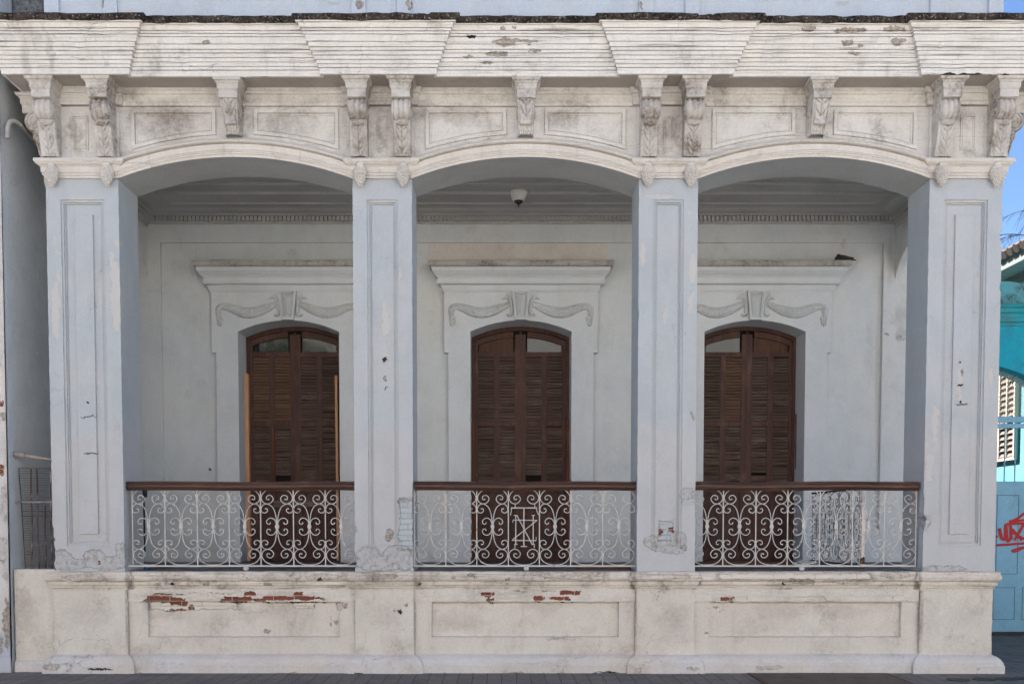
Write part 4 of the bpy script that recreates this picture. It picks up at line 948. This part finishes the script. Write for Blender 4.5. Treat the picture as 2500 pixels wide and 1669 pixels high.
for j in range(42):
    z=H_*(1-j/42.0)-.0; m.tube([(x0+.045*(1-z/H_),0,z),(x1,0,z)],.0022 if j not in(0,18,20) else .004,4)
m.tube([(x0+.05,0,0),(x0+.03,0,H_*.5),(x0,0,H_)],.005,5); m.build('wire_mesh',M['wire'],GR)
for a,b,top in((79,76,1),(95,90,1),(112,108,.63),(126,123,1)):
    m=MB(); xa=at(a,1380,.15)[0]-gx; xb=at(b,1150,.15)[0]-gx
    m.tube([(lerp(xa,xb,t)+.004*sin(t*9+a),-.012,H_*top*t) for t in [q/12 for q in range(13)]],.0085,7); m.build('bar',M['rustbar'],GR,smooth=True)
m=MB(); z=at(60,1225,.16)[1]-1.166; m.tube([(x0-.06,-.02,z),(x1,-.02,z)],.009,7); m.build('cross_bar',M['rusty'],GR,smooth=True)
# pipes
DP=MB(); pts=[]
a=[(19,338,.0),(19,315,.0),(23,300,.01),(33,296,.05),(46,302,.12),(56,312,.2)]
X=lambda q:(at(q[0],q[1],q[2])[0],q[2],at(q[0],q[1],q[2])[1])
DP.tube(cr([X(q) for q in a]+[X((100,360,.75))],6),.026,10)
p0=X(a[0]); sh=lambda v:Vector(v)-Vector(p0)
DP.v=[tuple(sh(v)) for v in DP.v]; tag(DP.build('drain_spout',M['pipe'],None,smooth=True,loc=p0),'hooked old drain spout in the alley below the cornice corner','pipe')
m=MB(); p0=(-5.56,.12,at(30,1108,.12)[1]); m.tube([(0,0,0),(.12,.02,-.012)],.032,10); m.tube([(.10,.02,-.010),(.50,.12,-.075)],.019,10); tag(m.build('wall_pipe',M['pipe'],None,smooth=True,loc=p0),'grey pipe with a white sleeve crossing the alley above the grille','pipe')

# ================================================================== turquoise place at the right
YT=3.66; TQ=thing('turquoise_gatehouse','turquoise gateway with moulded parapet and pale blue barred gate beyond the right pier','gateway',(7.0,YT,0))
def tb(m,name,mat,bevel=0,norm=True,par=TQ): 
    o=m.build(name,mat,None,bevel=bevel,norm=norm); return rel(o,par)
gc=6.95; gw=1.2
ap=archpts(gc,gw,3.62,4.05,24)
m=MB(); m.prism([(6.0-.4,0),(gc-gw,0)]+ap+[(gc+gw,0),(11,0),(11,4.62),(5.6,4.62)],YT,YT+.45); tb(m,'gate_wall',M['turq'])
m=MB(); m.hm([(5.6,YT),(11,YT)],[(0,4.60),(.02,4.60),(.02,4.64),(.05,4.66),(.05,4.70),(.03,4.71),(.03,4.77),(.06,4.79),(.07,4.84),(.10,4.86),(.12,4.895),(0,4.90)],sub=.06,jit=.006,chip=.02,seed=60); tb(m,'entablature',M['turqtrim'],norm=False)
m=MB(); hp=[(5.6,4.89)]+[(5.6+4.2*j/40,4.905+.36*max(0,cos((5.6+4.2*j/40-7.25)/1.15*PI/2))**.7+.01*mnoise.noise(Vector((j*.9,0,0))) if abs(5.6+4.2*j/40-7.25)<1.15 else 4.905) for j in range(41)]+[(9.8,4.89)]
m.prism(hp,YT+.02,YT+.32); tb(m,'parapet_hump',M['turqold'])
yg=YT+.18
m=MB(); m.box(gc-gw+.003,gc+gw-.003,yg,yg+.05,.06,2.325); tb(m,'gate_leaf',M['gate'])
m=MB(); m.box(gc-gw+.003,gc+gw-.003,yg-.02,yg+.06,3.12,3.185); m.box(gc-gw+.003,gc+gw-.003,yg-.02,yg+.06,3.205,3.29); tb(m,'transom',M['gate'],bevel=.004)
m=MB(); q=0
for x in [7.09+.157*j for j in range(-6,7)]: m.tube([(x,yg+.02,2.32),(x,yg+.02,3.12)],.011,6)
tb(m,'gate_bars',M['gate'])
m=MB()
def zar(x):
    t=(x-gc)/gw; return 3.62+.43*max(0,1-t*t)
st=.032; x=gc-gw-1
while x<gc+gw:
    for sg in(1,-1):
        xa=x; pts=[]
        for j in range(30):
            z=3.29+j*.026; xx=xa+sg*j*.0135 if sg>0 else xa+.4-j*.0135
            if gc-gw<xx<gc+gw and z<zar(xx)+.02: pts.append((xx,yg+.02,z))
        if len(pts)>1: m.tube([pts[0],pts[-1]],.0025,3,caps=False)
    x+=st
tb(m,'expanded_mesh',M['creamw'],norm=False)
# moulded panels of the gate: dark grooves as narrow raised frames
m=MB()
def fr(x0,x1,z0,z1,t=.007):
    m.box(x0,x0+t,yg-.004,yg+.001,z0,z1); m.box(x1-t,x1,yg-.004,yg+.001,z0,z1); m.box(x0+t,x1-t,yg-.004,yg+.001,z1-t,z1); m.box(x0+t,x1-t,yg-.004,yg+.001,z0,z0+t)
for dx in(-.98,-.44,0.0,.44): fr(7.45+dx,7.78+dx,.93,2.12); fr(7.42+dx,7.75+dx,.24,.73)
tb(m,'panel_grooves',M['gateline'])
m=MB(); m.box(gc-gw,gc+gw,yg-.03,yg+.1,0,.055); tb(m,'sill',M['black'])
# red sprayed scrawl
m=MB()
def scr(pts,w_):
    P=[at(2400+x/3.49,1220+y/3.49,yg-.008) for x,y in pts]; c=cr([(a,0,b) for a,b in P],5)
    for i in range(len(c)-1):
        a,b=c[i],c[i+1]; t=(b-a); t.normalize(); n=Vector((-t.z,0,t.x))*w_; e=t*w_*.35
        yy=yg-.006-.00012*(len(m.v)//4%20)
        m.add([(*((a-e+n).xz[:1]),yy,(a-e+n).z),((a-e-n).x,yy,(a-e-n).z),((b+e-n).x,yy,(b+e-n).z),((b+e+n).x,yy,(b+e+n).z)],[(0,1,2,3)])
scr([(112,312),(122,310)],.018)
scr([(140,245),(160,325),(190,330)],.026); scr([(190,330),(195,210),(205,335),(230,340)],.026); scr([(195,208),(260,200),(350,198)],.02)
scr([(235,215),(240,335)],.024); scr([(250,250),(330,340)],.022); scr([(345,210),(270,340)],.022); scr([(240,270),(350,330)],.018)
scr([(225,185),(290,160),(349,115)],.02); scr([(225,185),(349,170)],.018)
scr([(112,385),(220,378),(349,368)],.018); scr([(349,400),(290,415),(248,432),(280,438),(349,405)],.015)
tb(m,'red_scrawl',M['red'],norm=False)
# courtyard wall with a louvred window seen through the gate
CW=thing('turquoise_house','turquoise house with a tiled eave and cream louvred window behind the gateway','house',(8.9,7,0))
m=MB(); m.box(8.9,9.1,4.3,16,0,4.85); tb(m,'side_wall',M['turqsunlit'],par=CW)  # sunlit lower part painted paler than the shaded wall above
m=MB()
for y in(6.13,6.40,6.67,6.94,7.3): m.box(8.83,8.9,y,y+.04,2.85,4.7)
m.box(8.84,8.9,6.13,7.4,2.80,2.85); m.box(8.84,8.9,6.13,7.4,4.7,4.78); tb(m,'window_frame',M['creamw'],par=CW)
m=MB()
for j in range(18):
    z=2.9+j*.1; m.add([(8.868,6.15,z+.03),(8.868,7.35,z+.03),(8.835,7.35,z-.035),(8.835,6.15,z-.035)],[(0,1,2,3)])
m.box(8.872,8.89,6.15,7.35,2.86,4.69); tb(m,'window_louvres',M['slat'],par=CW)
# its eave: the long side of the house runs back from the street
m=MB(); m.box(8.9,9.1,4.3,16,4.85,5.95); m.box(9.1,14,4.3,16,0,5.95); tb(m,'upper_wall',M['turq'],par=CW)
ez=5.78
m=MB(); m.box(8.10,8.16,4.0,16.2,ez,ez+.17); m.box(8.16,8.9,4.0,16.2,ez+.02,ez+.06); m.box(8.50,8.56,4.0,16.2,ez-.16,ez+.02); m.box(8.80,8.896,4.0,16.2,ez-.30,ez+.02); tb(m,'eave_boards',M['fascia'],par=CW,bevel=.006)
m=MB(); y=4.0
while y<16.2: m.tube([(8.02,y,ez+.20),(10.6,y,ez+1.55)],.075,7); y+=.20
m.add([(8.05,4.0,ez+.18),(8.05,16.2,ez+.18),(10.6,16.2,ez+1.52),(10.6,4.0,ez+1.52)],[(0,1,2,3)]); tb(m,'tiled_roof',M['tile'],par=CW,norm=False)
# leafless tree behind, its drooping twigs in the sky
BT=thing('bare_tree','leafless tree whose thin drooping twigs show against the sky at the right edge','tree',(13.6,14,0))
m=MB(); m.tube([(0,0,0),(.1,0,3),(0,.1,7),(.05,0,9.3)],lambda t:lerp(.16,.06,t),8); m.build('trunk',M['bark'],BT,smooth=True)
m=MB(); r0=random.Random(5)
def twig(p,d,l,r,dep):
    pts=[Vector(p)]; v=Vector(d).normalized()
    for i in range(7):
        v=(v+Vector((r0.uniform(-.10,.10),r0.uniform(-.10,.10),-.13))).normalized(); pts.append(pts[-1]+v*l/7)
    m.tube(pts,lambda t:lerp(r,r*.4,t),4,caps=False)
    if dep:
        for i in (1,2,3,4,5,6):
            for s_ in(0,1):
                if r0.random()<.85: twig(pts[i],v+Vector((r0.uniform(-.7,.7),r0.uniform(-.7,.7),r0.uniform(-.15,.65))),l*r0.uniform(.35,.6),r*.5,dep-1)
for j in range(7):
    a=2*PI*j/7+.45; twig((0.05,0,7.9+.2*j),(cos(a),sin(a),.75),2.0,.016,2)
m.build('branches',M['bark'],BT,norm=False)

# ================================================================== pavement ironwork
Y0,Y1=-.18,-1.25; HX0=at(1836,1647,Y0)[0]; HX1=at(2160,1647,Y0)[0]
HT=thing('cellar_hatch','rusty checkered steel hatch in the pavement below the right arch','hatch',((HX0+HX1)/2,-.7,0))
hx=(HX1-HX0)/2
m=MB(); m.box(-hx,hx,-.5,.5,.001,.010); m.build('plate',M['hatch'],HT)
m=MB(); m.box(-hx-.05,-hx-.002,-.53,.53,.001,.014); m.box(hx+.002,hx+.03,-.53,.53,.001,.012); m.box(-hx,hx,.502,.53,.001,.012); m.build('hatch_frame',M['rust'],HT)
m=MB(); m.box(-hx+.25,-hx+.45,.17,.26,.0105,.013); m.build('hand_hole',M['black'],HT)
m=MB(); m.box(.28,.44,.16,.20,.0105,.013); m.build('hand_hole',M['black'],HT)
for j,(x,y,lb) in enumerate(((2338,1660,'leftmost'),(2405,1660,'second from the left'),(2462,1658,'third from the left'),(2512,1654,'rightmost'))):
    X,_=at(x,y,-.61); m=MB(); nn=40
    m.rings([[(.118*cos(2*PI*i/nn),.118*sin(2*PI*i/nn),z) for i in range(nn)] for z in(.001,.007)],caps=True)
    o=m.build('utility_cover',M['cover'],None,loc=(X,-.62+.03*j,0)); tag(o,'round dark iron pavement cover, %s of the row'%lb,'cover','round covers in the pavement')

m=MB(); r0=random.Random(12)
for j in range(260):
    x=r0.uniform(-5.6,6.2); y=-.14-abs(r0.gauss(0,.25)); a=r0.uniform(0,6.3); q=r0.uniform(.008,.022); b=q*r0.uniform(.35,.7); z=.006+r0.uniform(0,.004)
    m.add([(x+q*cos(a),y+q*sin(a),z),(x-b*sin(a),y+b*cos(a),z+r0.uniform(0,.008)),(x-q*cos(a),y-q*sin(a),z),(x+b*sin(a),y-b*cos(a),z+r0.uniform(0,.006))],[(0,1,2,3)])
tag(m.build('leaf_litter',M['litter'],None,norm=False),'dry leaf bits and grit scattered on the pavement along the wall base','litter',kind='stuff')
# ================================================================== across the street (seen only in the panes, and throwing light back)
OP=thing('opposite_building','long sunlit cream building across the street facing the porch','building',(0,-17,0))
m=MB(); m.box(-24,24,-25,-17,0,10.0); tb(m,'wall',M['opp'],par=OP)
m=MB()
for j in range(-5,6): m.box(j*4-.6,j*4+.6,-17.02,-16.96,1.0,3.2); m.box(j*4-.5,j*4+.5,-17.02,-16.96,4.4,6.4)
tb(m,'shutters',M['slat'],par=OP)
m=MB(); m.hm([(24,-17),(-24,-17)],[(0,9.6),(.1,9.65),(.3,9.9),(.32,10.02),(0,10.03)]); tb(m,'eaves',M['opp'],norm=False,par=OP)
TR=thing('street_tree','leafy green street tree across the street mirrored in the fanlights','tree',(-6.9,-15,0))
m=MB(); m.tube([(0,0,-.14),(.05,0,2),(0,.1,6.4)],lambda t:lerp(.17,.08,t),8); m.build('trunk',M['bark'],TR,smooth=True)
m=MB(); r0=random.Random(2)
for c in range(60):
    cx,cy,cz=r0.gauss(0,.95),r0.gauss(0,.9),7.0+r0.gauss(0,.9)
    for j in range(50):
        p=Vector((cx+r0.gauss(0,.28),cy+r0.gauss(0,.28),cz+r0.gauss(0,.24))); a=Vector((r0.uniform(-1,1),r0.uniform(-1,1),r0.uniform(-1,1))).normalized()*.08; b=a.orthogonal().normalized()*.045
        m.add([p-a,p+b,p+a,p-b],[(0,1,2,3)])
m.build('crown',M['leaf'],TR,norm=False)
